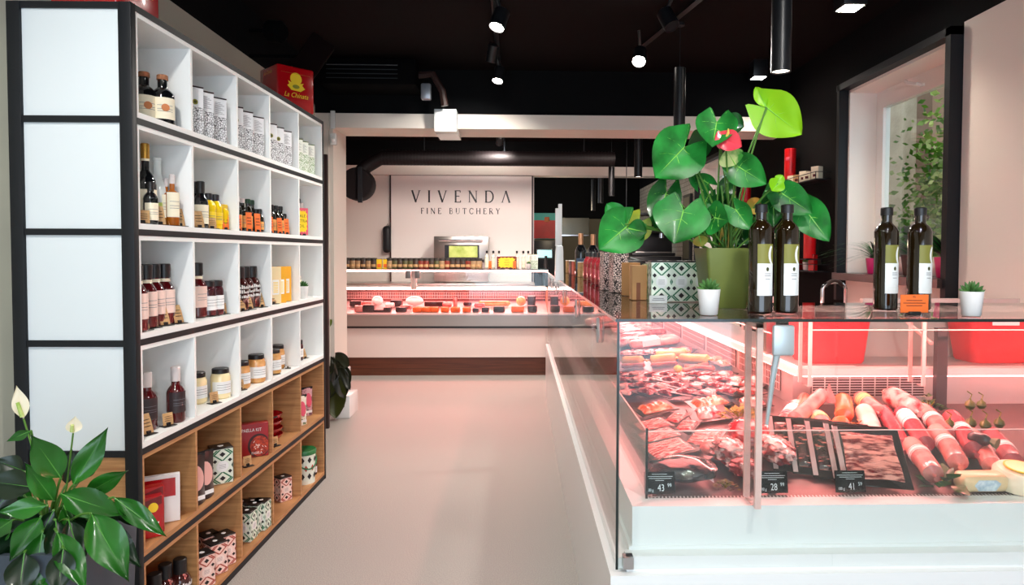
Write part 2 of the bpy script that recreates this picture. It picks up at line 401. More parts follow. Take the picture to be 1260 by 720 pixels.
# ------------------------------------------------------------------ wall cabinet of pigeonholes
CTH = math.radians(88.8)
CD = Vector((math.cos(CTH), math.sin(CTH), 0)); CB = Vector((-math.sin(CTH), math.cos(CTH), 0))   # along, backwards
CN = Vector((-1.305, 2.275, 0)); CL, CDEP, CTOP = 2.0, .415, 2.305
RP = (CTOP-.03)/6
DIV = [0, .385, .785, 1.155, 1.565, CL]
cab = thing('pigeonhole_shelf', 'tall black framed cabinet of white and oak pigeonholes along the left wall', 'shelf', CN, CTH)
b = MB(); f = .03
for y in (0, CDEP-.045):
    b.rbox(0-.012, y-.004, 0, f-.012, y+.04, CTOP, BLK, .003)
    b.rbox(CL-.012, y-.004, 0, CL+.008, y+.04, CTOP, BLK, .003)
for k in range(7):
    z = CTOP-RP*k
    b.box(-.008, .03, z-.022, .012, CDEP-.03, z, BLK)
    b.box(CL-.01, .03, z-.022, CL+.004, CDEP-.03, z, BLK)
    b.box(0, -.002, z-.022, CL, .02, z, BLK); b.box(0, CDEP-.02, z-.022, CL, CDEP, z, BLK)
b.box(0, 0, CTOP-.012, CL, CDEP, CTOP, BLK)
b.box(0, 0, 0, CL, CDEP, .03, BLK)
b.build('frame', cab)
t_ = .014
ZF = []
FACEW = mat('milky white side panel', 'd6dee1', .3)
for r in range(6):
    z1 = CTOP-RP*r-.022; z0 = CTOP-RP*(r+1)
    m = WHT if r < 4 else WOOD
    for c in range(1):
        b = MB()
        b.box(.018, .0, z0, CL-.014, CDEP-.01, z0+.02, m); b.box(.018, .0, z1-.016, CL-.014, CDEP-.01, z1, m)
        for i, d in enumerate(DIV):
            x = (.018 if i == 0 else CL-.014-t_ if i == 5 else d-t_/2)
            b.box(x, .0, z0+.02, x+t_, CDEP-.01, z1-.016, m)
        b.box(.018, CDEP-.02, z0+.02, CL-.014, CDEP-.012, z1-.016, m)
        o = b.build('pigeonhole_row', cab)
        o['label'] = ['top white row of holes', 'second white row of holes', 'third white row of holes', 'fourth white row of holes', 'upper oak row of holes', 'bottom oak row of holes'][r]
    ZF.append(z0+.02)
    b = MB(); b.box(.0, .036, z0, .012, CDEP-.036, z1, FACEW if r < 4 else WOOD); o = b.build('side_panel', cab)
    b = MB(); b.box(CL-.008, .036, z0, CL, CDEP-.036, z1, FACEW if r < 4 else WOOD); b.build('side_panel', cab)
def cell(px, back, row=None):
    """world point on the shelf floor of a row, seen at image column px, a distance behind the front edge"""
    d = ray(px, 320); o = CN+CB*back
    # EYE + t d on line o + s CD
    den = d.x*CD.y-d.y*CD.x; t = (o.x*CD.y-o.y*CD.x)/den
    return Vector((d.x*t, d.y*t, ZF[row] if row is not None else 0))
ROWN = ['top', 'second', 'third', 'fourth', 'fifth', 'bottom']
COLN = ['nearest', 'second', 'third', 'fourth', 'farthest']
def where(r, c): return '%s pigeonhole of the %s row' % (COLN[c], ROWN[r])

# ------------------------------------------------------------------ black post, planter and trailing plant behind the cabinet
t = thing('wooden_post', 'dark upright board standing just beyond the white cabinet', 'post', (at_z(400, 527, 0).x, at_z(400, 527, 0).y, 0), 0)
P0 = Vector(t.location)
b = MB(); b.rbox(-.18, -.02, 0, .035, .02, at(400, 190, P0.y).z, mat('very dark brown board', '2a1411', .5), .004); b.build('board', t)

# ------------------------------------------------------------------ lamps
def track_spot(px, py, z, aim, energy, label, lit=True, r=.045, spot=70):
    p = at_z(px, py, z); p = Vector(p)
    t = thing('track_spotlight', label, 'spotlight', p)
    d = (Vector(aim)-p).normalized(); q = d.to_track_quat('-Z', 'Y').to_matrix().to_4x4()
    b = MB(); b.T = q; b.lathe([(r*.75, .13), (r, .12), (r, 0), (r*.92, 0), (r*.88, .012)], BLKS, cap=True); b.build('head', t)
    b = MB(); b.T = q; b.lathe([(r*.88, .006), (0, .005)], LAMP if lit else BLK, cap=False); b.build('lens', t)
    b = MB(); b.rod((0,0,0)+Vector((0,0,0)) if False else q @ Vector((0, 0, .11)), (0, 0, CZ-.03-p.z), .012, BLKS); b.build('arm', t)
    if lit: light('spot_light', 'SPOT', p+d*.02, energy, 'fff8f0', .04, target=aim, spot=spot, blend=.8)
    return p
def track(name_label, a, bp, group=None):
    t = thing('lighting_track', name_label, 'track', a)
    d = Vector(bp)-Vector(a); b = MB(); b.tube([(0,0,0), d], .018, BLK, 4); b.build('rail', t)
SP = []
SP.append(track_spot(611, 34, 2.86, (-.9, 3.3, .4), 70, 'lit track spotlight nearest the viewer on the middle track', r=.05, spot=110))
SP.append(track_spot(612, 100, 2.86, (-.7, 4.4, 0), 50, 'lit track spotlight just in front of the white beam', r=.045, spot=110))
SP.append(track_spot(786, 76, 2.82, (.4, 3.4, 1.2), 50, 'lit track spotlight on the right hand diagonal track', r=.05, spot=110))
track_spot(827, 33, 2.86, (1.8, 3.0, .5), 0, 'unlit drum spotlight hanging from the diagonal track', False, r=.05)
track_spot(604, 76, 2.9, (-.6, 5.8, 1.3), 60, 'tilted spotlight facing away between the two glaring ones', True, r=.04, spot=120)
SP.append(track_spot(614, 177, 2.78, (-.6, 9.4, 1.6), 60, 'lit spotlight in the far room beyond the beam', r=.045, spot=120))
a = at_z(604, -40, CZ-.03); c_ = at_z(612, 92, CZ-.03); track('black ceiling track above the aisle', a, (a.x-.02, c_.y, CZ-.03))
a = at_z(826, 0, CZ-.03); c_ = at_z(783, 64, CZ-.03); track('black diagonal ceiling track towards the right counter', (a.x+.35, a.y-.9, CZ-.03), c_)
def downlight(px, py, z, w, label, energy):
    p = Vector(at_z(px, py, z)); t = thing('surface_downlight', label, 'downlight', p)
    b = MB(); b.rbox(-w, -w, .0, w, w, CZ-p.z, BLKS, .005); b.build('housing', t)
    b = MB(); b.box(-w*.8, -w*.8, -.002, w*.8, w*.8, .0, LAMP); b.build('lens', t)
    light('downlight_lamp', 'SPOT', p-Vector((0,0,.01)), energy, 'fff1e0', .05, target=p-Vector((0,0,1)), spot=120, blend=.7)
downlight(1046, 10, 2.93, .07, 'square ceiling downlight above the near window', 45)
downlight(933, 96, 2.93, .06, 'square ceiling downlight beside the bright anthurium leaf', 30)
for i, (x, y, lab) in enumerate([(1.07, 2.7, 'nearest and largest black cylinder pendant at the top edge'), (1.11, 4.6, 'black cylinder pendant right behind the anthurium leaves'), (1.155, 6.45, 'black cylinder pendant hanging just left of the anthurium'), (1.19, 8.6, 'thickest of the three far black pendants'), (1.2, 9.72+.12, 'middle one of the three far black pendants'), (1.285, 11.6, 'smallest and farthest black cylinder pendant')]):
    t = thing('pendant_lamp', lab, 'pendant lamp', (x, y, 2.215))
    b = MB(); b.lathe([(.034, .003), (.036, 0), (.04, 0), (.04, .545), (.012, .55)], BLKS, seg=24, cap=False); b.build('shade', t)
    b = MB(); b.lathe([(.035, .006), (0, .005)], LAMPD, seg=24, cap=False); b.build('diffuser', t)
    b = MB(); b.rod((0,0,.54), (0,0,CZ-2.215), .0025, BLK, 5); b.build('cable', t)
    b = MB(); b.lathe([(.03, CZ-2.215-.02), (.03, CZ-2.215)], BLK); b.build('ceiling_rose', t)
    light('pendant_light', 'SPOT', (x, y, 2.21), 14, 'fff1e0', .03, target=(x, y, 0), spot=100, blend=.6)
# unseen fill spots above and behind the viewer, standing in for ceiling bounce
for (x, y) in ((-.9, .9), (.9, .9), (0, -.6)):
    light('unseen_fill_spot', 'SPOT', (x, y, 2.9), 62, 'fffaf4', .06, target=(x*.9, y+1.4, 0), spot=130, blend=.8)
# daylight through the shop front behind the viewer and through the windows
W = bpy.data.worlds.new('sky'); SC.world = W; W.use_nodes = True
bg = W.node_tree.nodes['Background']; bg.inputs[0].default_value = lin('dfeeff'); bg.inputs[1].default_value = 1.3
light('shopfront_daylight', 'AREA', (.3, FRONTY-.05, 1.5), 50, 'd6eaff', 3.6, 2.4, rot=(PI/2, 0, 0))
light('sun', 'SUN', (6, 0, 6), 2.4, 'fff0d8', .02, rot=(math.radians(42), 0, math.radians(-38)))
SC.view_settings.view_transform = 'Standard'; SC.view_settings.look = 'None'; SC.view_settings.exposure = .72; SC.view_settings.gamma = 1
SC.view_settings.use_curve_mapping = False
cy = SC.cycles; cy.max_bounces = 12; cy.transparent_max_bounces = 24; cy.diffuse_bounces = 4; cy.glossy_bounces = 5; cy.transmission_bounces = 6
cy.caustics_reflective = False; cy.caustics_refractive = False; cy.sample_clamp_indirect = 6

for (x, y) in ((-.95, 7.0), (-.1, 7.05), (1.2, 7.2)):  # spotlights added out of sight behind the beam to brighten the far room
    t = thing('track_spotlight', 'added hidden black spotlight %s' % {(-.95, 7.0): 'left in the far room', (-.1, 7.05): 'in the middle of the far room', (1.2, 7.2): 'right in the far room', (-.2, 4.4): 'above the aisle'}[(x, y)], 'spotlight', (x, y, CZ-.16 if y < 6 else CZ-.295))
    b = MB(); hh_ = .155 if y < 6 else .29; b.lathe([(.035, .003), (.04, 0), (.04, .12), (.03, hh_)], BLKS, cap=False); b.build('head', t); b = MB(); b.lathe([(.036, .006), (0, .005)], LAMP, cap=False); b.build('lens', t)
    light('far_fill_spot', 'SPOT', (x, y, CZ-.3 if y > 6 else CZ-.165), 80 if y > 6 else 90, 'ffece2', .25, target=(x*1.0, y+(1.6 if y > 6 else .2), 0), spot=150, blend=.8)
# ------------------------------------------------------------------ refrigerated counter, corner model (L shaped)
CW = mat('white counter panel', 'e6e9e8', .3, coat=.2)
INOX = mat('pale stainless liner', 'd9d2d0', .35, .6); DECKM = mat('dark steel deck', '5c4a4a', .35, .5)
GRILL = mat('pinkish white grille', 'e0d4d0', .4)
SIDEG = glass('clear counter glass', 'fcfefd', .8, 1.45)
TOPG = glass('smoked top glass', 'a9b0ae', 1.0, 1.55)
EDGE = mat('dark green glass edge', '0e1f1c', .15)
ACR = glass('clear acrylic', 'fbf6f5', .6, 1.4, .02)
TUBE = mat('lit rosy light tube', 'ffffff', .5, emit='ffb8ae', es=8)
TUBEP = mat('lit pink light tube', 'ffffff', .5, emit='ff9088', es=7)
PINK = 'ff8480'
GZ0, GZ1 = .54, 1.27
ctr = thing('refrigerated_counter', 'long corner display counter of white panels and glass, full of meat', 'display counter', (0,0,0))
gx, gy, ex, ey = .285, 1.9, 4.2-1.85, 6.75          # glass planes, right end, far end
RD = 3.02                                         # rear of the near run
RXC = 1.45                                        # rear of the left run
b = MB()
b.box(gx-.02, gy-.02, .0, gx+.03, ey, .53, CW); b.box(gx+.03, gy-.02, 0, ex, gy+.03, .53, CW)
b.build('base_panel', ctr)
b = MB()  # inner body: plinth ledge, risers
b.box(gx+.045, gy+.05, .5, RXC, ey, .585, CW); b.box(RXC, gy+.05, .5, ex, RD, .585, CW)
b.box(gx+.055, gy+.055, .585, gx+.085, ey, .70, CW); b.box(gx+.085, gy+.055, .585, ex, gy+.085, .70, CW)
b.box(gx+.055, gy+.12, .70, gx+.12, ey, .705, CW); b.box(gx+.055, gy+.055, .70, ex, gy+.12, .705, CW)
b.build('body', ctr)
b = MB(); b.box(gx+.02, gy-.004, .54, gx+.05, gy+.028, .575, STEEL); b.box(gx+.03, gy+.006, .53, ex, gy+.05, .575, CW); b.box(gx+.004, gy+.03, .53, gx+.045, ey, .56, CW); b.build('glass_rail', ctr)
# deck that rises towards the rear
def deckz(x, y):
    a = max(0, min(1, (x-.4)/.78)); c = max(0, min(1, (y-2.02)/.75))
    return .705+.115*min(a, c)
def deck(px, py):
    z = .73
    for _ in range(12):
        p = at_z(px, py, z); z = .5*z+.5*deckz(p.x, p.y)
    return Vector((p.x, p.y, deckz(p.x, p.y)))
b = MB()
xs = [.4, .6, .8, 1.0, 1.18]; 
b.add([(.4,2.02,.70),(1.18,2.8,.815),(1.18,ey,.815),(.4,ey,.70)], [(0,1,2,3)], DECKM)
b.add([(.4,2.02,.70),(ex,2.02,.70),(ex,2.8,.815),(1.18,2.8,.815)], [(0,1,2,3)], DECKM)
b.build('deck', ctr)
b = MB()   # air grille strip along the front of the deck
def strip(p, q, n, wdt, inward):
    P_, Q_ = Vector(p), Vector(q); d = (Q_-P_)/n; w = Vector(inward)*wdt
    for k in range(n):
        a = P_+d*k; b.add([a, a+d*.45, a+d*.45+w+d*.5, a+w+d*.5], [(0,1,2,3)], GRILL)
b.box(gx+.12, gy+.12, .695, ex, gy+.165, .70, mat('dark slot', '3a2020', .6)); b.box(gx+.12, gy+.12, .695, gx+.165, ey, .70, MATS['dark slot'])
strip((.41, 2.022, .703), (ex, 2.022, .703), 170, .035, (0, 1, 0)); strip((.408, 2.03, .703), (.408, 4.5, .703), 160, .035, (1, 0, 0))
b.build('front_grille', ctr)
# low inner glass riser
GR = MB(); GR.box(.395, 2.018, .70, ex, 2.022, .915, SIDEG); GR.box(.393, 2.018, .70, .397, ey, .915, SIDEG)
GR.box(.3915, 2.0165, .70, .3985, 2.0235, .925, EDGE); GR.box(.395, 2.0175, .915, ex, 2.0225, .9175, mat('pale glass edge', 'd8c3bd', .2)); GR.box(.3925, 2.018, .915, .3975, ey, .9175, MATS['pale glass edge'])
GR.box(.395, 2.0175, .698, ex, 2.0225, .702, mat('grey seal', '7a7a78', .5))
GR.build('glass_riser', ctr)
# rear: liner walls, grilles, shelf
b = MB(); b.box(1.19, 2.82, .8, 1.21, ey, .97, INOX); b.box(1.21, 2.82, .8, ex, 2.84, .97, INOX); b.build('rear_liner', ctr)
b = MB()
def vgrille(p, q, z0, z1, n, rows, out):
    P_, Q_ = Vector(p), Vector(q); d = (Q_-P_); L = d.length; d.normalize(); o = Vector(out)
    for k in range(n+1):
        a = P_+d*(L*k/n); c = a+d*.005
        b.add([(a.x,a.y,z0),(c.x,c.y,z0),(c.x,c.y,z1),(a.x,a.y,z1)], [(0,1,2,3)], GRILL)
    for k in range(rows+1):
        z = z0+(z1-z0)*k/rows; a = P_+o*.002; c = Q_+o*.002
        b.add([(a.x,a.y,z),(c.x,c.y,z),(c.x,c.y,z+.004),(a.x,a.y,z+.004)], [(0,1,2,3)], GRILL)
DARKR = mat('dark red grille recess', '4a1c1c', .6)
for k in range(6):
    y0 = 2.95+k*.62; b.box(1.186, y0, .845, 1.189, y0+.56, .945, DARKR); vgrille((1.184, y0, 0), (1.184, y0+.56, 0), .845, .945, 34, 3, (-1,0,0))
for k in range(1):
    x0 = 1.27+k*.57; b.box(x0, 2.816, .845, x0+.5, 2.819, .945, DARKR); vgrille((x0, 2.813, 0), (x0+.5, 2.813, 0), .845, .945, 9, 9, (0,-1,0))
b.build('rear_grille', ctr)
SHF = mat('white rear shelf edge', 'f4eeec', .3)
b = MB(); b.box(1.165, 2.72, .955, RXC, ey, .985, SHF); b.box(RXC, 2.72, .955, ex, RD, .985, SHF)
b.box(1.2, 2.8, .985, RXC-.001, ey, .988, mat('grey shelf mat', '8f8583', .4)); b.box(RXC, 2.78, .985, ex, RD, .988, MATS['grey shelf mat']); b.build('rear_shelf', ctr)
b = MB(); b.box(1.6-.0, RD, .58, ex, RD+.03, 1.26, mat('pale grey sliding door', 'b9afa8', .3)); b.build('sliding_door', ctr)
b = MB(); b.box(1.745, 2.69, .82, 1.79, 2.715, 1.16, mat('dark grey post', '4a4446', .4)); b.box(1.185, RD+.1, .5, 1.23, RD+.14, 1.262, STEEL); b.build('post', ctr)
for y in (4.1, 5.4, 6.7):
    b = MB(); b.box(RXC-.04, y, .5, RXC, y+.04, 1.262, STEEL); b.build('post', ctr)
b = MB(); b.box(RXC-.0, RD+.5, .5, RXC+.02, ey, .97, CW); b.build('rear_panel', ctr)
# outer glass: side panes of the left run, the near pane(s), tops
ys = [gy, 2.62, 3.55, 4.48, 5.41, 6.1, ey]
for i in range(6):
    b = MB(); b.box(gx, ys[i]+.003, GZ0, gx+.008, ys[i+1]-.003, GZ1, SIDEG); b.build('side_glass', ctr)
for (x0, x1) in ((gx+.002, .93), (.934, ex)):
    b = MB(); b.box(x0, gy, GZ0, x1, gy+.008, GZ1, SIDEG); b.build('front_glass', ctr)
b = MB(); b.box(gx-.003, gy-.003, GZ0, gx+.004, gy+.004, GZ1, EDGE); b.build('corner_seal', ctr)
b = MB(); b.box(gx-.008, gy-.008, GZ1, ex, gy+.62, GZ1+.009, TOPG); b.box(gx-.008, gy+.62, GZ1, .98, ey, GZ1+.009, TOPG); b.build('top_glass', ctr)
b = MB(); b.box(gx-.009, gy-.01, GZ1, ex, gy-.008, GZ1+.009, EDGE); b.box(gx-.0095, gy-.008, GZ1, gx-.008, ey, GZ1+.009, mat('pale bevelled edge', 'c9b3ae', .2)); b.build('top_glass_edge', ctr)
# light tubes at the rear edge of the top, and under the shelf
b = MB(); b.box(.95, gy+.6, 1.245, ex, gy+.63, 1.267, TUBE); b.box(.95, gy+.62, 1.245, .98, ey, 1.267, TUBE); b.build('light_tube', ctr)
b = MB(); b.box(1.2, 2.73, .948, ex, 2.75, .955, TUBEP); b.box(1.175, 2.76, .948, 1.195, ey, .955, TUBEP); b.build('shelf_light_tube', ctr)
light('counter_light', 'AREA', (1.7, gy+.6, 1.24), 12, PINK, 1.5, .05, rot=(math.radians(-14), 0, 0))
light('counter_light', 'AREA', (.95, 3.6, 1.24), 16, PINK, .05, 2.2, rot=(0, math.radians(-10), 0))
light('counter_light', 'AREA', (.95, 5.7, 1.24), 18, PINK, .05, 2.0, rot=(0, math.radians(-10), 0))
light('counter_light', 'AREA', (.62, 2.5, 1.24), 5, PINK, .5, .5, rot=(0, 0, 0))
# acrylic fins and shelf brackets
ACRE = mat('cloudy acrylic edge', 'f0cdc6', .2)
def fin(x0, x1, y0, y1, z0, z1, nm='acrylic_divider', e=.006):
    b = MB(); b.box(x0, y0, z0, x1, y1, z1, ACR)
    if x1-x0 < y1-y0:
        b.box(x0-.001, y0, z0, x1+.001, y0+e, z1, ACRE); b.box(x0-.001, y1-e, z0, x1+.001, y1, z1, ACRE); b.box(x0-.001, y0, z1-e, x1+.001, y1, z1, ACRE)
    b.build(nm, ctr)
fin(.70, .716, gy+.012, gy+.12, .71, 1.262, e=.012)
fin(1.17, 1.182, 2.62, 2.72, .93, 1.2, e=.008); fin(1.64, 1.652, 2.62, 2.72, .93, 1.2, e=.008)
b = MB()
for (x0, x1) in ((1.17, 1.65), (1.652, ex)):
    b.box(x0, 2.622, .975, x1, 2.628, 1.16, ACR); b.box(x0, 2.62, 1.158, x1, 2.63, 1.162, ACRE)
b.build('acrylic_front', ctr)
b = MB(); b.add([(1.17, 2.72, 1.19), (1.17, 2.735, 1.19), (1.17, RD, 1.25), (1.17, RD, 1.235)], [(0,1,2,3)], ACRE); b.tube([(1.7, 2.66, 1.1), (1.7, RD-.02, 1.24)], .008, ACRE); b.tube([(1.16, 3.0, 1.1), (1.16, ey, 1.1)], .004, ACRE); b.build('shelf_bracket', ctr)
# clamps
CLAMP = mat('satin chrome clamp', 'b9c6ca', .4, .6)
for (y) in (2.33, 3.25, 4.2, 5.05, 5.8, 6.4):
    c = thing('glass_clamp', None, None, (gx-.004, y, 1.195)); del_ = c; c.parent = ctr
    b = MB(); b.T = Matrix.Rotation(-PI/2, 4, 'Y') @ Matrix.Diagonal((1.55, 1, 1, 1)); b.lathe([(.028, 0), (.03, .004), (.027, .008), (0, .009)], CLAMP, seg=20); b.build('plate', c)
    b = MB(); b.T = Matrix.Rotation(-PI/2, 4, 'Y')
    for s_ in (-1, 1): b.lathe([(.006, .009), (.006, .012), (0, .012)], BLKS, c=(.01, s_*.008, 0), seg=10)
    b.build('screw', c)
c = thing('glass_clamp', None, None, (.752, gy-.003, 1.222)); c.parent = ctr
b = MB(); b.rbox(-.018, -.02, -.05, .046, 0, .04, CLAMP, .008); b.build('plate', c)
b = MB(); b.tube([(-.0, -.006, -.03), (-.008, .01, -.12), (-.02, .02, -.26)], [.012, .009, .006], CLAMP); b.build('arm', c)

# ------------------------------------------------------------------ far counter
FY, FX0, FX1 = 7.75, -2.6, .33
fc = thing('far_refrigerated_counter', 'far display counter with jars on top, across the end of the aisle', 'display counter', (0,0,0))
fc.name = 'refrigerated_counter'
b = MB(); b.box(FX0, FY+.12, 0, FX1, FY+.9, .225, WALN); b.build('plinth', fc)
b = MB(); b.box(FX0, FY+.06, .225, FX1, FY+.95, .58, mat('rosy white front panel', 'ded3cc', .35)); b.build('front_panel', fc)
b = MB(); b.box(FX0, FY+.02, .60, FX1, FY+.16, .73, mat('grey metal kick band', '9d9690', .3, .5)); b.box(FX0, FY+.03, .575, FX1, FY+.9, .6, BLKS); b.build('bumper', fc)
b = MB(); b.box(FX0, FY+.04, .73, FX1, FY+.95, .745, INOX); b.add([(FX0, FY+.1, .745), (FX1, FY+.1, .745), (FX1, FY+.8, .84), (FX0, FY+.8, .84)], [(0,1,2,3)], INOX); b.box(FX0, FY+.8, .84, FX1, FY+.82, 1.02, MATS['dark red grille recess'])
b.build('deck', fc)
b = MB(); vgrille((FX0, FY+.795, 0), (FX1, FY+.795, 0), .87, .955, 130, 2, (0,-1,0)); b.build('rear_grille', fc)
b = MB(); b.box(FX0, FY+.55, 1.0, FX1, FY+.95, 1.03, SHF); b.build('rear_shelf', fc)
b = MB(); b.box(FX0, FY+.0, GZ1-.006, FX1, FY+.5, GZ1, EDGE); b.build('top_glass', fc)
b = MB(); b.box(FX0, FY+.1, GZ1-.03, FX1, FY+.13, GZ1-.007, TUBE); b.box(FX0, FY+.53, 1.0, FX1, FY+.55, 1.03, TUBE); b.build('light_tube', fc)
for (x0, x1) in ((FX0, -1.245), (-1.235, FX1)):
    b = MB(); b.box(x0, FY, .73, x1, FY+.006, GZ1-.006, SIDEG); b.build('front_glass', fc)
for x in (-1.31, -1.2):
    b = MB(); b.rbox(x-.03, FY-.02, 1.165, x+.03, FY, 1.255, mat('grey clamp', '6d6a68', .4, .5), .005); b.build('glass_clamp', fc)
b = MB(); b.rbox(-1.29, FY+.05, 1.03, -1.22, FY+.08, 1.25, ACRE, .01); b.build('bracket', fc)
b = MB(); b.box(FX1, FY-.0, 0, FX1+.075, FY+.9, 1.02, mat('bronze end panel', '8a6747', .4, col2='75553a', scale=6, stretch=(8,8,1))); b.build('end_panel', fc)
light('far_counter_light', 'AREA', (-.9, FY+.2, 1.235), 24, PINK, 2.4, .06, rot=(math.radians(-12), 0, 0))
light('far_counter_light', 'AREA', (-.9, FY+.5, .99), 20, PINK, 2.4, .05, rot=(math.radians(10), 0, 0))

# ------------------------------------------------------------------ serif lettering built from strokes
def serif_text(mb, body, h, m, M, gap=.25, thick=.1, thin=.045):
    """upright roman capitals: [strokes (x0,y0,x1,y1,w)], arcs and serifs; unit height"""
    S = []
    x = 0; items = []
    def ser(cx, y): return (cx-.1, y, cx+.1, y, .03)
    G = {
     'I': (.2, [(.1,0,.1,1,thick)], [(.1,0),(.1,1)]),
     'V': (.8, [(.08,1,.4,0,thick),(.4,0,.72,1,thin)], [(.08,1),(.72,1)]),
     'A': (.8, [(.08,0,.4,1,thin),(.4,1,.72,0,thick)], [(.08,0),(.72,0)]),
     'E': (.55, [(.1,0,.1,1,thick),(.1,1,.5,1,thin),(.1,.52,.42,.52,thin),(.1,0,.53,0,thin),(.5,1,.5,.86,thin),(.53,0,.53,.15,thin)], [(.1,0),(.1,1)]),
     'F': (.5, [(.1,0,.1,1,thick),(.1,1,.48,1,thin),(.1,.52,.4,.52,thin),(.48,1,.48,.86,thin)], [(.1,0),(.1,1)]),
     'N': (.8, [(.1,0,.1,1,thin),(.1,1,.7,0,thick),(.7,0,.7,1,thin)], [(.1,0),(.7,1),(.06,1)]),
     'T': (.66, [(.33,0,.33,1,thick),(.03,1,.63,1,thin),(.03,1,.03,.85,thin),(.63,1,.63,.85,thin)], [(.33,0)]),
     'H': (.76, [(.1,0,.1,1,thick),(.66,0,.66,1,thick),(.1,.5,.66,.5,thin)], [(.1,0),(.1,1),(.66,0),(.66,1)]),
     'Y': (.7, [(.35,0,.35,.48,thick),(.35,.48,.06,1,thick),(.35,.48,.64,1,thin)], [(.35,0),(.06,1),(.64,1)]),
     'U': (.72, [(.1,.3,.1,1,thick),(.62,.3,.62,1,thin)]+[(.36-.26*math.cos(a*PI/8),.3-.3*math.sin(a*PI/8),.36-.26*math.cos((a+1)*PI/8),.3-.3*math.sin((a+1)*PI/8),.07) for a in range(8)], [(.1,1),(.62,1)]),
     'D': (.78, [(.1,0,.1,1,thick),(.1,1,.35,1,thin),(.1,0,.35,0,thin)]+[(.35+.37*math.sin(a*PI/10),.5+.5*math.cos(a*PI/10),.35+.37*math.sin((a+1)*PI/10),.5+.5*math.cos((a+1)*PI/10),thin+.055*math.sin((a+.5)*PI/10)) for a in range(10)], [(.08,0),(.08,1)]),
     'B': (.62, [(.1,0,.1,1,thick)]+[(.3+.2*math.sin(a*PI/8),.76+.24*math.cos(a*PI/8),.3+.2*math.sin((a+1)*PI/8),.76+.24*math.cos((a+1)*PI/8),.07) for a in range(8)]+[(.3+.25*math.sin(a*PI/8),.26+.26*math.cos(a*PI/8),.3+.25*math.sin((a+1)*PI/8),.26+.26*math.cos((a+1)*PI/8),.08) for a in range(8)]+[(.1,1,.3,1,thin),(.1,.52,.3,.52,thin),(.1,0,.3,0,thin)], [(.08,0),(.08,1)]),
     'R': (.68, [(.1,0,.1,1,thick)]+[(.3+.22*math.sin(a*PI/8),.75+.25*math.cos(a*PI/8),.3+.22*math.sin((a+1)*PI/8),.75+.25*math.cos((a+1)*PI/8),.07) for a in range(8)]+[(.1,1,.3,1,thin),(.1,.5,.3,.5,thin),(.3,.5,.62,0,thick)], [(.1,0),(.08,1),(.64,0)]),
     'C': (.74, [(.42+.36*math.cos(PI/5+a*PI*1.6/14),.5+.5*math.sin(PI/5+a*PI*1.6/14),.42+.36*math.cos(PI/5+(a+1)*PI*1.6/14),.5+.5*math.sin(PI/5+(a+1)*PI*1.6/14),thin+.055*abs(math.sin(PI/5*.5+a*PI*1.6/28))) for a in range(14)]+[(.71,.79,.71,.95,thin)], []),
    }
    for ch in body:
        if ch == ' ': x += .45+gap; continue
        w, st, se = G[ch]; items.append((x, st, se)); x += w+gap
    W_ = x-gap
    for ox, st, se in items:
        for (x0, y0, x1, y1, t) in st+[ser(a, y) for a, y in se]:
            a = Vector((ox+x0-W_/2, y0-.5, 0)); c = Vector((ox+x1-W_/2, y1-.5, 0)); d = (c-a); d.normalize(); nrm = Vector((-d.y, d.x, 0))*t/2; e = d*t*.2
            q = [a-nrm-e, c-nrm+e, c+nrm+e, a+nrm-e]; q = [p*h for p in q]; z = Vector((0, 0, h*.03))
            T = mb.T; mb.T = T @ M
            mb.add([p for p in q]+[p+z for p in q], [(3,2,1,0),(4,5,6,7),(0,1,5,4),(1,2,6,5),(2,3,7,6),(3,0,4,7)], m); mb.T = T
    return W_*h
sp0 = at(481, 216, 9.55); sp1 = at(654, 330, 9.55)
sg = thing('shop_sign', 'white glass wall panel with black shop lettering behind the far counter', 'sign', (sp0.x, 9.56, 0))
sw = sp1.x-sp0.x
b = MB(); b.box(0, 0, .9, sw, .03, 2.575, mat('glossy white glass panel', 'e9e2dc', .4)); b.build('panel', sg)
b = MB(); e = mat('dark brown trim', '2c1512', .4); b.box(-.02, -.01, .9, .0, .04, 2.595, e); b.box(sw, -.01, .9, sw+.02, .04, 2.595, e); b.box(-.02, -.01, 2.575, sw+.02, .04, 2.595, e); b.build('frame', sg)
b = MB()
l0, l1 = at(506, 241.5, 9.55), at(628, 241.5, 9.55); hh = (at(506, 234.5, 9.55)-at(506, 248.5, 9.55)).z
def fit(body, x0, x1, zc, h, thick):
    # choose the gap so that the word spans the measured width
    mbt = MB(); w0 = serif_text(mbt, body, h, BLKS, Matrix(), .0, thick); n = len(body)-1
    g = ((x1-x0)-w0)/h/(n)
    serif_text(b, body, h, BLKS, face_m((x0+x1)/2-sp0.x, -.006, zc), g, thick, thick*.5)
fit('VIVENDA', l0.x, l1.x, l0.z, hh, .15)
l0, l1 = at(518, 259.5, 9.55), at(615, 259.5, 9.55)
fit('FINE BUTCHERY', l0.x, l1.x, l0.z, .08, .16)
b.build('lettering', sg)
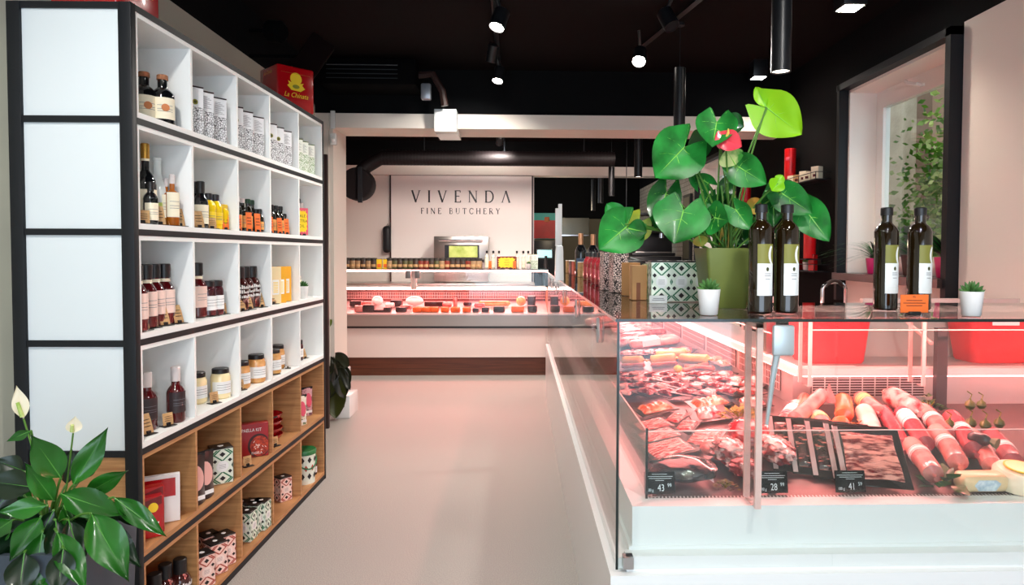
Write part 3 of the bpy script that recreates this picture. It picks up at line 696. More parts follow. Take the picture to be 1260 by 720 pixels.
# ------------------------------------------------------------------ groceries: masters
G_BLACK = mat('near black glass', '0d0f12', .08, coat=.5)
G_DARK = mat('dark olive glass', '17140a', .08, coat=.5)
G_AMBER = mat('amber oil glass', 'b5651a', .1, coat=.5, lucent=.3)
G_RED = mat('dark red sauce', '4e0c10', .12, coat=.5)
G_RED2 = mat('deep brown red sauce', '3a1210', .12, coat=.5)
G_WHITE = mat('frosted white glass', 'dfe6e4', .2, coat=.4)
G_YEL = mat('bright yellow oil', 'e6c100', .15, coat=.5)
CREAM = mat('cream paste', 'efdfae', .2, coat=.5)
TANP = mat('tan paste', 'd9a868', .2, coat=.5, col2='c58b4c', scale=30)
CORK = mat('cork', 'a8714f', .8, col2='7d4f33', scale=90)
GOLD = mat('gold foil', 'b58a3c', .3, .8)
CAPB = mat('black plastic cap', '141214', .4)
CAPG = mat('dark green cap', '174226', .35)
CAPW = mat('pale grey shrink cap', 'cfc6c4', .35)
PAPER = mat('cream label paper', 'efe6cc', .7)
PAPW = mat('white label paper', 'e9eceb', .6)
PAPO = mat('orange label paper', 'e8a95c', .7)
KRAFT = mat('kraft paper card', 'b88f5e', .8, col2='c9a474', scale=60)
ORNG = mat('bright orange card', 'ee6f26', .6)
INK = mat('black ink', '161616', .6)
GREYINK = mat('grey ink', '6d7078', .6)
REDP = mat('glossy red print', 'b01218', .25, coat=.4)
REDD = mat('dark red print', '6d0a10', .25, coat=.4)
YELP = mat('yellow print', 'f2cf2a', .4)
PINKP = mat('pink print', 'd9576f', .5)
GRNP = mat('green print', '0f6b43', .35)
PALEG = mat('pale mint print', 'dfeadb', .35)
TERRA = mat('terracotta print', 'a5402f', .4)
ROSE = mat('pale rose print', 'eed0c4', .4)
OLV = mat('olive print', '8a8a2e', .4)
def arc_label(b, r, z0, z1, m, a0=-60, a1=60, off=.0008, n=10, c=(0, 0)):
    """a paper label wrapped on a bottle, centred on its front (-Y) side"""
    vs = []; fs = []
    for i in range(n+1):
        a = math.radians(-90+a0+(a1-a0)*i/n); x, y = c[0]+(r+off)*math.cos(a), c[1]+(r+off)*math.sin(a)
        vs += [(x, y, z0), (x, y, z1)]
    for i in range(n): fs.append((2*i, 2*i+2, 2*i+3, 2*i+1))
    b.add(vs, fs, m, True)
def ink_lines(b, r, zs, w, m, hgt=.0016):
    for z in zs: arc_label(b, r, z, z+hgt, m, -w, w, .0014, 5)
def bottle(key, name, cat, h, r, nr, sh, nk, gm, cm, ch, labels=(), band=None, group=None, seg=20, extra=None):
    """h total, r body radius, nr neck radius, sh shoulder start, nk shoulder end, ch cap height"""
    t = thing(name, None, cat)
    b = MB(); b.lathe([(r*.85, 0), (r, .006), (r, sh), (r*.93, sh+(nk-sh)*.3), (r*.62+nr*.3, sh+(nk-sh)*.65), (nr*1.05, nk), (nr, nk+.005), (nr, h-ch)], gm, seg=seg); b.build('body', t)
    b = MB(); q = nr*1.15; b.lathe([(q, h-ch-.001), (q, h-.003), (q-.003, h)], cm, seg=seg); b.build('cap', t)
    for (z0, z1, m, w) in labels:
        b = MB(); arc_label(b, r, z0, z1, m, -w, w)
        ink_lines(b, r+.0002, [z0+(z1-z0)*f for f in (.35, .45, .62)], w*.6, GREYINK)
        b.build('front_label', t)
    if band:
        b = MB(); arc_label(b, nr*1.15 if band[3] else nr, band[0], band[1], band[2], -180, 180, .0012, 20); b.build('neck_label', t)
    if extra: extra(t)
    return master(key, t)
def jar(key, name, h, r, gm, cm, lab=None, cat='jar', kraft=False):
    t = thing(name, None, cat)
    b = MB(); b.lathe([(r*.85, 0), (r, .006), (r, h*.72), (r*.86, h*.82), (r*.8, h*.84)], gm); b.build('body', t)
    b = MB(); q = r*.86; b.lathe([(q, h*.84), (q, h-.003), (q-.003, h)], cm); b.build('lid', t)
    if lab:
        b = MB(); arc_label(b, r, h*.18, h*.58, lab, -75, 75); ink_lines(b, r+.0002, [h*.3, h*.38, h*.46], 45, GREYINK); b.build('label', t)
    return master(key, t)
def printed_box(key, name, cat, w, d, h, m, top=None, faces=(), group=None, r=.0015, top_name='lid'):
    t = thing(name, None, cat)
    b = MB(); b.rbox(-w/2, -d/2, 0, w/2, d/2, h-(.006 if top else 0), m, r, 1); b.build('body', t)
    if top: b = MB(); b.rbox(-w/2-.001, -d/2-.001, h-.006, w/2+.001, d/2+.001, h, top, r, 1); b.build(top_name, t)
    for f in faces: f(t)
    return master(key, t)
def quad2(b, M, pts, m, z=0):
    T = b.T; b.T = T @ M; b.add([(x, y, z) for x, y in pts], [tuple(range(len(pts)))], m); b.T = T
def dia(b, M, cx, cy, rx, ry, m, z): quad2(b, M, [(cx-rx, cy), (cx, cy-ry), (cx+rx, cy), (cx, cy+ry)], m, z)
def pattern_face(b, w, h, M, bg, line, dot, blank, oval=True):
    z = .0004
    quad2(b, M, [(-w/2, -h/2), (w/2, -h/2), (w/2, h/2), (-w/2, h/2)], bg, z)
    def clip(cx, cy, rx, ry, m, zz):
        # diamond clipped to the face
        P = [(cx-rx, cy), (cx, cy-ry), (cx+rx, cy), (cx, cy+ry)]
        for ax, lo, hi in ((0, -w/2, w/2), (1, -h/2, h/2)):
            for sgn, lim in ((1, hi), (-1, -lo)):
                out = []
                for i in range(len(P)):
                    a, c = P[i], P[(i+1) % len(P)]; fa, fc = sgn*a[ax]-lim, sgn*c[ax]-lim
                    if fa <= 0: out.append(a)
                    if (fa < 0) != (fc < 0) and fa != fc:
                        q = fa/(fa-fc); out.append((a[0]+(c[0]-a[0])*q, a[1]+(c[1]-a[1])*q))
                P = out
                if len(P) < 3: return
        quad2(b, M, P, m, zz)
    for sy in (-1, 1):
        clip(0, sy*h*.36, w*.46, h*.22, line, z*2); clip(0, sy*h*.36, w*.36, h*.17, bg, z*3); clip(0, sy*h*.36, w*.15, h*.075, dot, z*4)
        for sx in (-1, 1):
            clip(sx*w*.5, sy*h*.5, w*.3, h*.15, line, z*2); clip(sx*w*.5, sy*h*.5, w*.2, h*.1, bg, z*3)
            clip(sx*w*.36, sy*h*.17, w*.11, h*.06, dot, z*4); clip(sx*w*.5, 0, w*.07, h*.09, line, z*3)
    P = [(w*.3*math.cos(2*PI*k/12), min(w*.3, h*.2)*math.sin(2*PI*k/12)) for k in range(12)] if oval else [(-w*.3, 0), (0, -h*.22), (w*.3, 0), (0, h*.22)]
    quad2(b, M, P, blank, z*5)
    for k in range(4): y = (k-1.5)*.005; quad2(b, M, [(-w*.16, y-.0006), (w*.16, y-.0006), (w*.16, y+.0006), (-w*.16, y+.0006)], GREYINK, z*6)
def pattern_tin(key, name, w, d, h, bg, line, dot, blank, lid):
    t = thing(name, None, 'tin')
    b = MB(); b.rbox(-w/2, -d/2, 0, w/2, d/2, h-.006, bg, .003, 2); b.build('body', t)
    b = MB(); pattern_face(b, w*.96, h-.012, face_m(0, -d/2-.0004, h/2-.002), bg, line, dot, blank); b.build('front_print', t)
    b = MB(); pattern_face(b, d*.96, h-.012, Matrix.Rotation(PI/2, 4, 'Z') @ face_m(0, -w/2-.0004, h/2-.002), bg, line, dot, blank, False); b.build('side_print', t)
    b = MB(); pattern_face(b, d*.96, h-.012, Matrix.Rotation(-PI/2, 4, 'Z') @ face_m(0, -w/2-.0004, h/2-.002), bg, line, dot, blank, False); b.build('side_print', t)
    b = MB(); b.rbox(-w/2-.001, -d/2-.001, h-.006, w/2+.001, d/2+.001, h, lid, .002, 1)
    b.lathe([(w*.14, h), (w*.14, h+.0006)], PAPW, seg=12); b.build('lid', t)
    return master(key, t)

# bottles and jars
bottle('stout', 'spirit_bottle', 'bottle', .19, .041, .017, .11, .14, G_BLACK, CORK, .018, [(.02, .1, PAPER, 62)], None,
       extra=lambda t: (lambda b: (b.lathe([(.0, 0), (.014, .0), (.014, .001), (0, .001)], mat('copper seal', 'c47a4a', .4, .3), seg=14), b.build('seal', t, (0, -.043, .062)).__setattr__('rotation_euler', (PI/2, 0, 0))))(MB()))
bottle('wine', 'wine_bottle', 'bottle', .30, .036, .013, .15, .2, G_BLACK, GOLD, .055, [(.03, .13, PAPER, 60)], (.235, .255, PAPER, 0))
bottle('dark_oil', 'oil_bottle', 'bottle', .2, .031, .014, .12, .15, G_BLACK, CAPB, .03, [(.02, .1, PAPER, 70)])
bottle('white_bottle', 'white_bottle', 'bottle', .265, .036, .014, .13, .2, G_WHITE, G_WHITE, .012, [(.02, .09, mat('lime label', 'c3d66a', .5), 60)])
bottle('amber', 'oil_bottle', 'bottle', .2, .024, .009, .12, .14, G_AMBER, CAPW, .035, [(.035, .13, PAPER, 70)])
bottle('jug', 'oil_bottle', 'bottle', .2, .03, .015, .11, .145, G_BLACK, CAPB, .05, [(.02, .1, PAPER, 75)])
bottle('yellow', 'lemon_oil_bottle', 'bottle', .155, .03, .015, .1, .125, G_YEL, CAPB, .028, [(.025, .075, YELP, 50)])
bottle('small_white', 'vinegar_bottle', 'bottle', .165, .021, .011, .1, .125, G_DARK, CAPW, .022, [(.02, .08, PAPO, 50)])
bottle('small_green', 'vinegar_bottle', 'bottle', .165, .021, .011, .1, .125, G_DARK, CAPG, .022, [(.02, .08, PAPO, 50)])
bottle('small_black', 'vinegar_bottle', 'bottle', .16, .021, .011, .1, .12, G_DARK, CAPB, .022, [(.02, .08, PAPO, 50)])
bottle('short_dark', 'vinegar_bottle', 'bottle', .12, .02, .01, .075, .09, G_DARK, CAPB, .016, [(.015, .055, PAPO, 50)])
bottle('ketchup', 'ketchup_bottle', 'bottle', .235, .036, .019, .13, .165, G_RED, CAPB, .052, [(.045, .135, ROSE, 55)], (.166, .178, PAPER, 0),
       extra=lambda t: (lambda b: (arc_label(b, .036, .055, .11, PAPO, -120, -58), b.build('side_label', t)))(MB()))
bottle('sauce', 'sauce_bottle', 'bottle', .215, .033, .015, .115, .145, G_RED, CAPW, .055, [(.04, .12, mat('dark sauce label', '2f2326', .5), 70)])
def bbq_print(t):
    b = MB()
    for i, s in enumerate(('SMOKE', 'SAUCE')):
        R = Matrix.Rotation(0, 4, 'Z') @ face_m(0, -.0425, .085-.025*i); text_mb(b, s, .024, PAPW, R, width=.8)
    b.build('lettering', t)
def bbq_dots(b):
    R = random.Random(3)
    for i in range(34):
        a = -65+130*((i % 12)/11.0); z = .06+.022*(i//12); w = R.uniform(2.5, 4.5)
        arc_label(b, .0418, z, z+R.uniform(.008, .018), PAPW, a-w, a+w, .0006, 2)
bottle('bbq', 'barbecue_sauce_bottle', 'bottle', .21, .0415, .022, .12, .155, G_RED2, CAPB, .055, [], None,
       extra=lambda t: (lambda b: (bbq_dots(b), b.build('label_print', t)))(MB()))
jar('red_jar', 'jam_jar', .155, .034, mat('dark berry jam', '3c0713', .12, coat=.5), CAPB, PAPW)
jar('cream_jar', 'cream_jar', .135, .042, CREAM, CAPB, PAPW)
jar('tan_jar', 'nut_butter_jar', .135, .042, TANP, CAPB, PAPW)
jar('lemon_jar', 'lemon_jar', .115, .03, G_YEL, mat('yellow lid', 'd9b520', .4), None)
bottle('clear_oil', 'oil_bottle', 'bottle', .22, .024, .011, .15, .165, mat('clear bottle glass', 'cfc8ba', .1, coat=.5), CAPB, .03, [(.02, .13, PAPER, 60)], seg=14)
# tall white tins with line drawing
D_B = doodle('white tin with black leaf drawing', 'e8eaec', '4a4a4e', 95, .115, .07); D_G = doodle('white tin with green leaf drawing', 'e6ece2', '5a8a3a', 95, .115, .07)
def seal(t):
    b = MB(); b.lathe([(.011, 0), (.011, .001), (0, .001)], OLV, seg=16); b.lathe([(.006, 0), (.006, .0014), (0, .0014)], mat('dark olive ink', '3c3f14', .5), seg=10)
    o = b.build('round_seal', t, (-.004, -.0262, .135)); o.rotation_euler = (PI/2, 0, 0)
def side_text(t):
    b = MB(); text_mb(b, 'OMELI', .026, INK, Matrix.Rotation(-PI/2, 4, 'Z') @ face_m(0, -.0318, .15) @ Matrix.Rotation(PI/2, 4, 'Z'), width=1.1); b.build('lettering', t)
def small_print(t):
    b = MB()
    for k in range(9): b.box(-.02, -.0256, .128+k*.006, .02-(k % 3)*.008, -.0252, .1295+k*.006, GREYINK)
    b.build('small_print', t)
DTOP = mat('dark tin lid', '2a1a20', .4); DGR = mat('mossy tin lid', '5a6a3a', .4)
for key, m, top in (('tin', D_B, DTOP), ('tin_seal', D_B, DTOP), ('gtin', D_G, DGR)):
    printed_box(key, 'oil_tin', 'tin', .062, .05, .2, m, top, [seal] if key == 'tin_seal' else [side_text, small_print])
pattern_tin('green_tin', 'patterned_tin', .085, .075, .155, PALEG, GRNP, INK, PAPW, BLKS)
pattern_tin('green_block', 'patterned_tin', .07, .07, .15, PALEG, GRNP, INK, PAPW, BLKS)
pattern_tin('pink_tin', 'patterned_tin', .075, .075, .14, ROSE, TERRA, INK, mat('pale pink print', 'f0ddd4', .4), BLKS)
# display cards on little black feet
def card(key, name, m, w, h, lean=12, curve=.25, cat='price card', lines=INK, foot=.05):
    t = thing(name, None, cat)
    b = MB(); n = 5
    vs = []; fs = []
    for j in range(n+1):
        q = j/n; y = .0+math.tan(math.radians(lean))*h*q+curve*h*q*q*.5; z = .004+h*q
        for dy in (0, .0008):
            vs += [(-w/2, y+dy, z), (w/2, y+dy, z)]
    for j in range(n):
        a, c = 4*j, 4*(j+1); fs += [(a, a+1, c+1, c), (a+3, a+2, c+2, c+3), (a, c, c+2, a+2), (a+1, a+3, c+3, c+1)]
    fs += [(4*n, 4*n+1, 4*n+3, 4*n+2), (0, 2, 3, 1)]
    b.add(vs, fs, m, False)
    cd = b.build('card', t)
    b = MB()
    for k in range(3):
        q = .35+.17*k; y = math.tan(math.radians(lean))*h*q+curve*h*q*q*.5-.0008; z = .004+h*q
        b.box(-w*.33, y-.0004, z, w*.33, y, z+h*.035, lines)
    b.build('writing', cd)
    b = MB(); b.rbox(-foot*.5, -.018, 0, foot*.5, .02, .003, CAPB, .001, 1); b.rbox(-.008, -.004, .003, .008, .006, .014, CAPB, .001, 1); b.build('foot', t)
    return master(key, t)
card('kraft', 'kraft_price_card', KRAFT, .042, .068); card('kraft_s', 'kraft_price_card', KRAFT, .04, .045, 5, .1)
card('orange', 'orange_price_card', ORNG, .034, .09, 3, .05, foot=.03); card('kraft_f', 'kraft_price_card', KRAFT, .05, .045, 2, .0)
# ------------------------------------------------------------------ shelves filled
A = math.radians
def base(px, py, row): return Vector(at_z(px, py, ZF[row]))
BK = 'bottle'
def extent(key, rz, sc):
    """how far a master reaches along and behind the cabinet front when turned by rz"""
    sc = sc or 1; sc = (sc,)*3 if isinstance(sc, (int, float)) else sc
    R_ = Matrix.Rotation(rz, 3, 'Z'); out = []
    stack = [(o, Vector(o.location)) for o in COL.objects if o.parent == PENDING[key][0]]
    for o, off in stack:
        if o.data and len(o.data.vertices):
            E_ = o.rotation_euler.to_matrix()
            for v in o.data.vertices:
                c = E_ @ v.co+o.location; q = R_ @ Vector((c.x*sc[0], c.y*sc[1], c.z*sc[2])); out.append((q.dot(CD), q.dot(CB)))
    return min(a for a, b in out), max(a for a, b in out), min(b for a, b in out), max(b for a, b in out)
EXT = {}
def S(key, px, pyb, row, rz, label, group=None, scale=None):
    """pyb: image row of the base, or ('b', depth behind the front edge) for rows above the eye"""
    p = cell(px, pyb[1], row) if isinstance(pyb, tuple) else base(px, pyb, row)
    q0 = cell(px, 0.02)-CN; s0 = q0.dot(CD); c_ = max(i for i in range(5) if s0 >= DIV[i] or i == 0)
    lo, hi = (.034 if c_ == 0 else DIV[c_]+.0085), (CL-.03 if c_ == 4 else DIV[c_+1]-.0085)
    a0, a1, b0, b1 = extent(key, A(rz), scale)
    q = p-CN; s, bk = q.dot(CD), max(q.dot(CB), .004-b0); z = p.z
    while (s+a1 > hi or s+a0 < lo) and bk+b0 > .008:
        bk -= .004; c2 = cell(px, bk)-CN; s = c2.dot(CD)
        if s+a1 <= hi: break
    s = max(lo-a0, min(hi-a1, s)); p = CN+CD*s+CB*bk; p.z = z
    return put(key, p, A(rz), label, group, scale)
# top row
S('stout', 180.5, ('b', .10), 0, 45, 'cork-stoppered black bottle, left one of the pair in the top row nearest hole')
S('stout', 203, ('b', .055), 0, 40, 'cork-stoppered black bottle, right one of the pair in the top row nearest hole')
for c, (l, dl) in enumerate((((240, 253, 269), 'second'), ((290, 302.5, 316), 'third'), ((332.5, 341.5, 351), 'fourth'))):
    for k, px in enumerate(l):
        S('tin_seal' if k == 0 or (c == 2 and k == 1) else 'tin', px, ('b', .05), 0, 52, 'white leaf-drawn oil tin with dark lid, %s of three in the top row %s hole' % (('left', 'middle', 'right')[k], dl), 'white oil tins on the top row')
for k, px in enumerate((365.5, 372.5, 380.5)):
    S('gtin', px, ('b', .05), 0, 52, 'oil tin with green leaf drawing, %s of three in the farthest top hole' % ('left', 'middle', 'right')[k], 'green drawn oil tins', .95)
# second row
S('wine', 180.5, ('b', .08), 1, 50, 'tall black bottle with gold cap and cream label on the second row')
S('dark_oil', 186.5, ('b', .04), 1, 50, 'short black bottle with cream label beside the gold capped bottle', scale=.78)
S('white_bottle', 195, ('b', .1), 1, 50, 'frosted white bottle with lime label behind the black ones on the second row')
S('amber', 205, ('b', .07), 1, 50, 'shorter of the two slim amber oil bottles on the second row', scale=.93)
S('amber', 213, ('b', .045), 1, 50, 'taller slim amber oil bottle with pale cap on the second row')
for px, k, l in ((180.5, 'kraft_f', 'wide kraft card before the black bottle, leftmost on the second row'), (202, 'kraft', 'kraft card leaning before the shorter amber bottle'), (219.5, 'kraft', 'kraft card standing right of the taller amber bottle'), (226, 'kraft', 'rightmost kraft card in the nearest hole of the second row')):
    S(k, px, ('b', .02), 1, 55, l)
S('jug', 240.5, ('b', .09), 1, 55, 'left of two dark bottles with cream labels beside the yellow bottles')
S('jug', 247.5, ('b', .06), 1, 55, 'right of two dark bottles with cream labels beside the yellow bottles')
S('yellow', 257, ('b', .06), 1, 55, 'left bright yellow bottle with black cap on the second row')
S('yellow', 265.5, ('b', .06), 1, 55, 'right bright yellow bottle with black cap on the second row')
S('lemon_jar', 273.5, ('b', .06), 1, 55, 'yellow jar right of the two yellow bottles')
S('kraft', 250, ('b', .02), 1, 55, 'kraft card before the dark bottles in the second hole of the second row')
S('kraft_s', 265, ('b', .02), 1, 55, 'kraft card between the yellow bottles')
S('orange', 278.5, ('b', .03), 1, 55, 'orange card standing alone right of the yellow jar', scale=.85)
for k, (px, key) in enumerate(((292.5, 'small_white'), (298.5, 'small_white'), (305.5, 'small_green'), (310.5, 'small_green'), (315.5, 'short_dark'), (320, 'short_dark'))):
    S(key, px, ('b', .07+.012*(k % 2)), 1, 60, ('white capped bottle, %s', 'white capped bottle, %s', 'green capped bottle, %s', 'green capped bottle, %s', 'short dark bottle, %s', 'short dark bottle, %s')[k] % ('left', 'right')[k % 2]+' of its pair, second row third hole')
for px, l in ((295, 'left'), (307.5, 'middle'), (318, 'right')): S('orange', px, ('b', .03), 1, 60, '%s of three orange cards in the third hole of the second row' % l, scale=.8 if l == 'left' else 1)
for k, px in enumerate((334.5, 340, 345.5)): S('small_black', px, ('b', .08), 1, 60, 'small dark bottle with black cap, %s of three in the fourth hole' % ('left', 'middle', 'right')[k])
S('short_dark', 350.5, ('b', .08), 1, 60, 'short dark bottle right of the three black capped ones')
for px, l in ((334, 'left'), (345, 'middle'), (353.5, 'right')): S('orange', px, ('b', .03), 1, 60, '%s of three orange cards in the fourth hole of the second row' % l, scale=.93)
S('small_black', 366.5, ('b', .15), 1, 60, 'dark bottle behind the pink sale card on the second row', scale=1.5)
for px, l in ((367.5, 'left'), (371.5, 'right')): S('amber', px, ('b', .13), 1, 60, '%s pale slim bottle behind the pink sale card' % l, scale=1.05)
def burst(key, w, h, bgm, words=('SALE', 'EXTRA', 'OIL')):
    t = thing('sale_card', None, 'sign')
    b = MB(); b.rbox(-w/2, -.001, .006, w/2, .001, .006+h, bgm, .0005, 1); b.build('card', t)
    b = MB(); P = []
    for k in range(32):
        a = 2*PI*k/32; q = 1 if k % 2 else .86; P.append((w*.44*q*max(-1, min(1, 1.25*math.cos(a))), h*.42*q*max(-1, min(1, 1.25*math.sin(a)))))
    quad2(b, face_m(0, -.0014, .006+h/2), P, YELP, 0); b.build('burst', t)
    b = MB()
    for k, s in enumerate(words): text_mb(b, s, h*.15, mat('green brown ink', '4e5a1c', .5), face_m(0, -.0018, .006+h*(.7-.19*k)))
    b.build('lettering', t)
    b = MB(); b.rbox(-w*.3, -.006, 0, -w*.1, .006, .012, CAPB, .001, 1); b.rbox(w*.1, -.006, 0, w*.3, .006, .012, CAPB, .001, 1); b.build('foot', t)
    return master(key, t)
burst('pink_sale', .085, .16, PINKP); burst('red_sale', .235, .155, mat('brown red card', '6e1f1a', .5), ('NEW', 'OLIVE', 'OILS'))
S('pink_sale', 371.5, ('b', .04), 1, 50, 'pink card with yellow burst at the far end of the second row')
# third row
for k, (px, py) in enumerate(((171.5, 409), (180.5, 404), (190.5, 401), (203, 399))):
    S('ketchup', px, py, 2, 60, 'dark red bottle with black cap, %s of four in the nearest third row hole' % ('first', 'second', 'third', 'fourth')[k], 'red bottles in a row')
for px, py, l in ((178, 407, 'leftmost'), (189, 404, 'second'), (204, 401, 'third'), (221, 398.5, 'rightmost')): S('kraft', px, py, 2, 70, '%s kraft card before the four red bottles' % l)
S('ketchup', 243.5, 391, 2, 60, 'brown red bottle with black cap alone beside the jam jars')
for px, py, l in ((256, 389.5, 'left'), (265.5, 388, 'right')): S('red_jar', px, py, 2, 60, '%s dark jam jar with white label on the third row' % l)
for px, py, l in ((261, 389.5, 'left'), (275, 387, 'right')): S('kraft_s', px, py, 2, 70, '%s kraft card before the dark jam jars' % l)
for k, (px, py) in enumerate(((294.5, 382), (301.5, 380), (309.5, 378))): S('bbq', px, py, 2, 60, 'stout dark barbecue bottle with white print, %s of three on the third row' % ('left', 'middle', 'right')[k])
for px, py, l in ((294, 383.5, 'leftmost'), (299, 383, 'second'), (308, 381, 'third'), (322, 378, 'rightmost')): S('kraft', px, py, 2, 70, '%s kraft card before the three barbecue bottles' % l)
def packet_faces(t):
    b = MB(); b.box(-.022, -.0188, .05, .022, -.0182, .13, PAPW); [b.box(-.016, -.0192, .06+k*.009, .016, -.0188, .064+k*.009, YELP) for k in range(7)]; b.build('printed_window', t)
YPK = mat('yellow packet', 'e8a92c', .5); printed_box('packet', 'yellow_packet', 'packet', .075, .036, .2, YPK, None, [packet_faces]); printed_box('packet_p', 'pale_packet', 'packet', .075, .036, .2, mat('pale yellow packet', 'ead6a8', .5), None, [packet_faces])
S('packet_p', 336.5, 374, 2, 60, 'pale yellow packet left of the orange yellow ones'); S('packet', 343, 373, 2, 60, 'left orange yellow packet with white window'); S('packet', 349.5, 371.5, 2, 60, 'right orange yellow packet with white window')
for px, py, l in ((337, 374.5, 'left'), (351, 371.5, 'right')): S('kraft', px, py, 2, 70, '%s kraft card before the yellow packets' % l)
# succulents
SUCC = mat('succulent green', '2f5a2a', .5, col2='4e7f36', scale=20); POTW = mat('white glazed pot', 'eceae8', .3)
def succulent(key):
    t = thing('potted_succulent', None, 'plant')
    b = MB(); b.lathe([(.024, 0), (.026, .002), (.033, .075), (.030, .075), (.028, .066), (0, .066)], POTW, seg=24); b.build('pot', t)
    b = MB(); R = random.Random(4)
    for ring, (n, el, L) in enumerate(((9, 12, .036), (8, 32, .036), (6, 55, .036), (4, 78, .034))):
        for k in range(n):
            a = 2*PI*(k+.5*(ring % 2))/n; e = A(el); d = Vector((math.cos(a)*math.cos(e), math.sin(a)*math.cos(e), math.sin(e)))
            s = Vector((0, 0, .07)); b.tube([s, s+d*L*.4+Vector((0,0,.001)), s+d*L*.8, s+d*L+Vector((0,0,.004))], [.003, .006, .0045, .0005], SUCC, 6)
    b.build('rosette', t)
    return master(key, t)
succulent('succ')
S('succ', 372.5, 367.5, 2, 0, 'tiny white pot with dark succulent in the farthest hole of the third row', scale=1.0)
S('clear_oil', 366.5, ('b', .1), 2, 60, 'small pale labelled bottle behind the succulent on the third row', scale=.85)
# fourth row
S('sauce', 181.5, 529, 3, 55, 'red sauce bottle with grey neck, left one cut off by the cabinet edge')
S('sauce', 217.5, 519, 3, 55, 'red sauce bottle with grey neck standing free in the nearest fourth row hole')
S('kraft', 183, 535, 3, 70, 'kraft card before the left red sauce bottle'); S('kraft_s', 208.5, 524.5, 3, 60, 'kraft card before the free standing red sauce bottle')
S('cream_jar', 242, 496, 3, 50, 'cream jar half hidden behind the divider on the fourth row'); S('cream_jar', 269.5, 489, 3, 50, 'cream jar with white label in full view on the fourth row')
S('kraft_s', 264, 496.5, 3, 60, 'kraft card before the cream jar in full view')
S('tan_jar', 297, 477.5, 3, 50, 'left tan jar half hidden by the divider in the third hole of the fourth row', scale=.97); S('tan_jar', 314, 466.5, 3, 50, 'right tan jar with blue white label in the third hole of the fourth row', scale=1.05)
S('kraft_s', 296, 480.5, 3, 60, 'kraft card before the left tan jar')
S('tan_jar', 336, 460, 3, 50, 'front one of the two tan jars in the fourth hole of the fourth row'); S('tan_jar', 341, 453.5, 3, 50, 'rear one of the two tan jars in the fourth hole of the fourth row')
S('kraft_s', 338.5, 461, 3, 60, 'kraft card before the two tan jars in the fourth hole'); S('kraft_s', 354.5, 453.5, 3, 110, 'edge-on kraft card right of the two tan jars', scale=.8)
S('red_jar', 367.5, 443.5, 3, 60, 'small dark jar with cloth top in the farthest hole of the fourth row', scale=.8); S('kraft', 375.5, 441, 3, 70, 'kraft card beside the small dark jar in the farthest hole', scale=.8)
# fifth row
def red_faces(t):
    b = MB(); M = face_m(0, -.0252, .09)
    quad2(b, M, [(-.04, .01), (.04, .03), (.04, .06), (-.04, .04)], REDD, .0003)
    quad2(b, M, [(.012+.016*math.cos(k*PI/6), .02+.018*math.sin(k*PI/6)) for k in range(12)], YELP, .0006)
    quad2(b, M, [(-.036, -.05), (.03, -.04), (.03, -.034), (-.036, -.044)], PAPW, .0006); b.build('front_print', t)
printed_box('white_folder', 'white_backed_packet', 'packet', .12, .02, .185, PAPW, None, [lambda t: (lambda b: (b.box(-.06, -.0108, .1, .045, -.0102, .17, REDP), b.lathe([(.014, 0), (.014, .0006), (0, .0006)], YELP, seg=12), b.build('front_print', t)))(MB())])
printed_box('red_pack', 'red_packet', 'packet', .085, .05, .15, REDP, None, [red_faces])
S('white_folder', 200, 643, 4, 28, 'white backed packet behind the red one in the nearest oak hole'); S('red_pack', 194, 660, 4, 35, 'red packet with yellow sun in front of the white backed one', scale=(1, 1, 1)); S('red_pack', 187, 655, 4, 35, 'red packet hidden behind the peace lily leaves', scale=(.9, .9, 1.15))
def pouch(key, m, w, h, d, oval, name='snack_pouch'):
    t = thing(name, None, 'bag')
    b = MB(); b.grid(lambda u, v: (w*(u-.5)*(1-.06*math.sin(PI*v)), -d*math.sin(PI*u)*(1-v)**.5-.001, h*v), 10, 10, m); b.grid(lambda u, v: (w*(.5-u)*(1-.06*math.sin(PI*v)), d*math.sin(PI*u)*(1-v)**.5+.001, h*v), 10, 10, m); b.build('bag', t)
    b = MB(); P = [(w*.28*math.cos(k*PI/8), h*.25*math.sin(k*PI/8)) for k in range(16)]
    quad2(b, face_m(0, -d*.92, h*.55) @ Matrix.Rotation(A(-8), 4, 'X'), P, oval, 0); b.build('oval_print', t)
    b = MB(); b.box(-w*.3, -d-.001, h*.1, w*.3, -d*.9, h*.18, PAPW); b.build('label', t)
    b = MB(); b.box(-w/2, -.003, h-.012, w/2, .003, h, BLKS); b.build('top_seal', t)
    return master(key, t)
pouch('dark_pouch', mat('dark coffee brown bag', '2e1c1a', .3, coat=.3), .11, .205, .03, mat('dusty pink print', 'd8a59c', .5))
S('dark_pouch', 247.5, 624, 4, 60, 'dark brown pouch with pink oval in the second oak hole'); S('dark_pouch', 254.5, 613, 4, 60, 'second dark pouch peeking out behind the pink oval one', scale=.97)
S('green_tin', 277, 590, 4, 36, 'green diamond patterned tin in the second oak hole', scale=1.05)
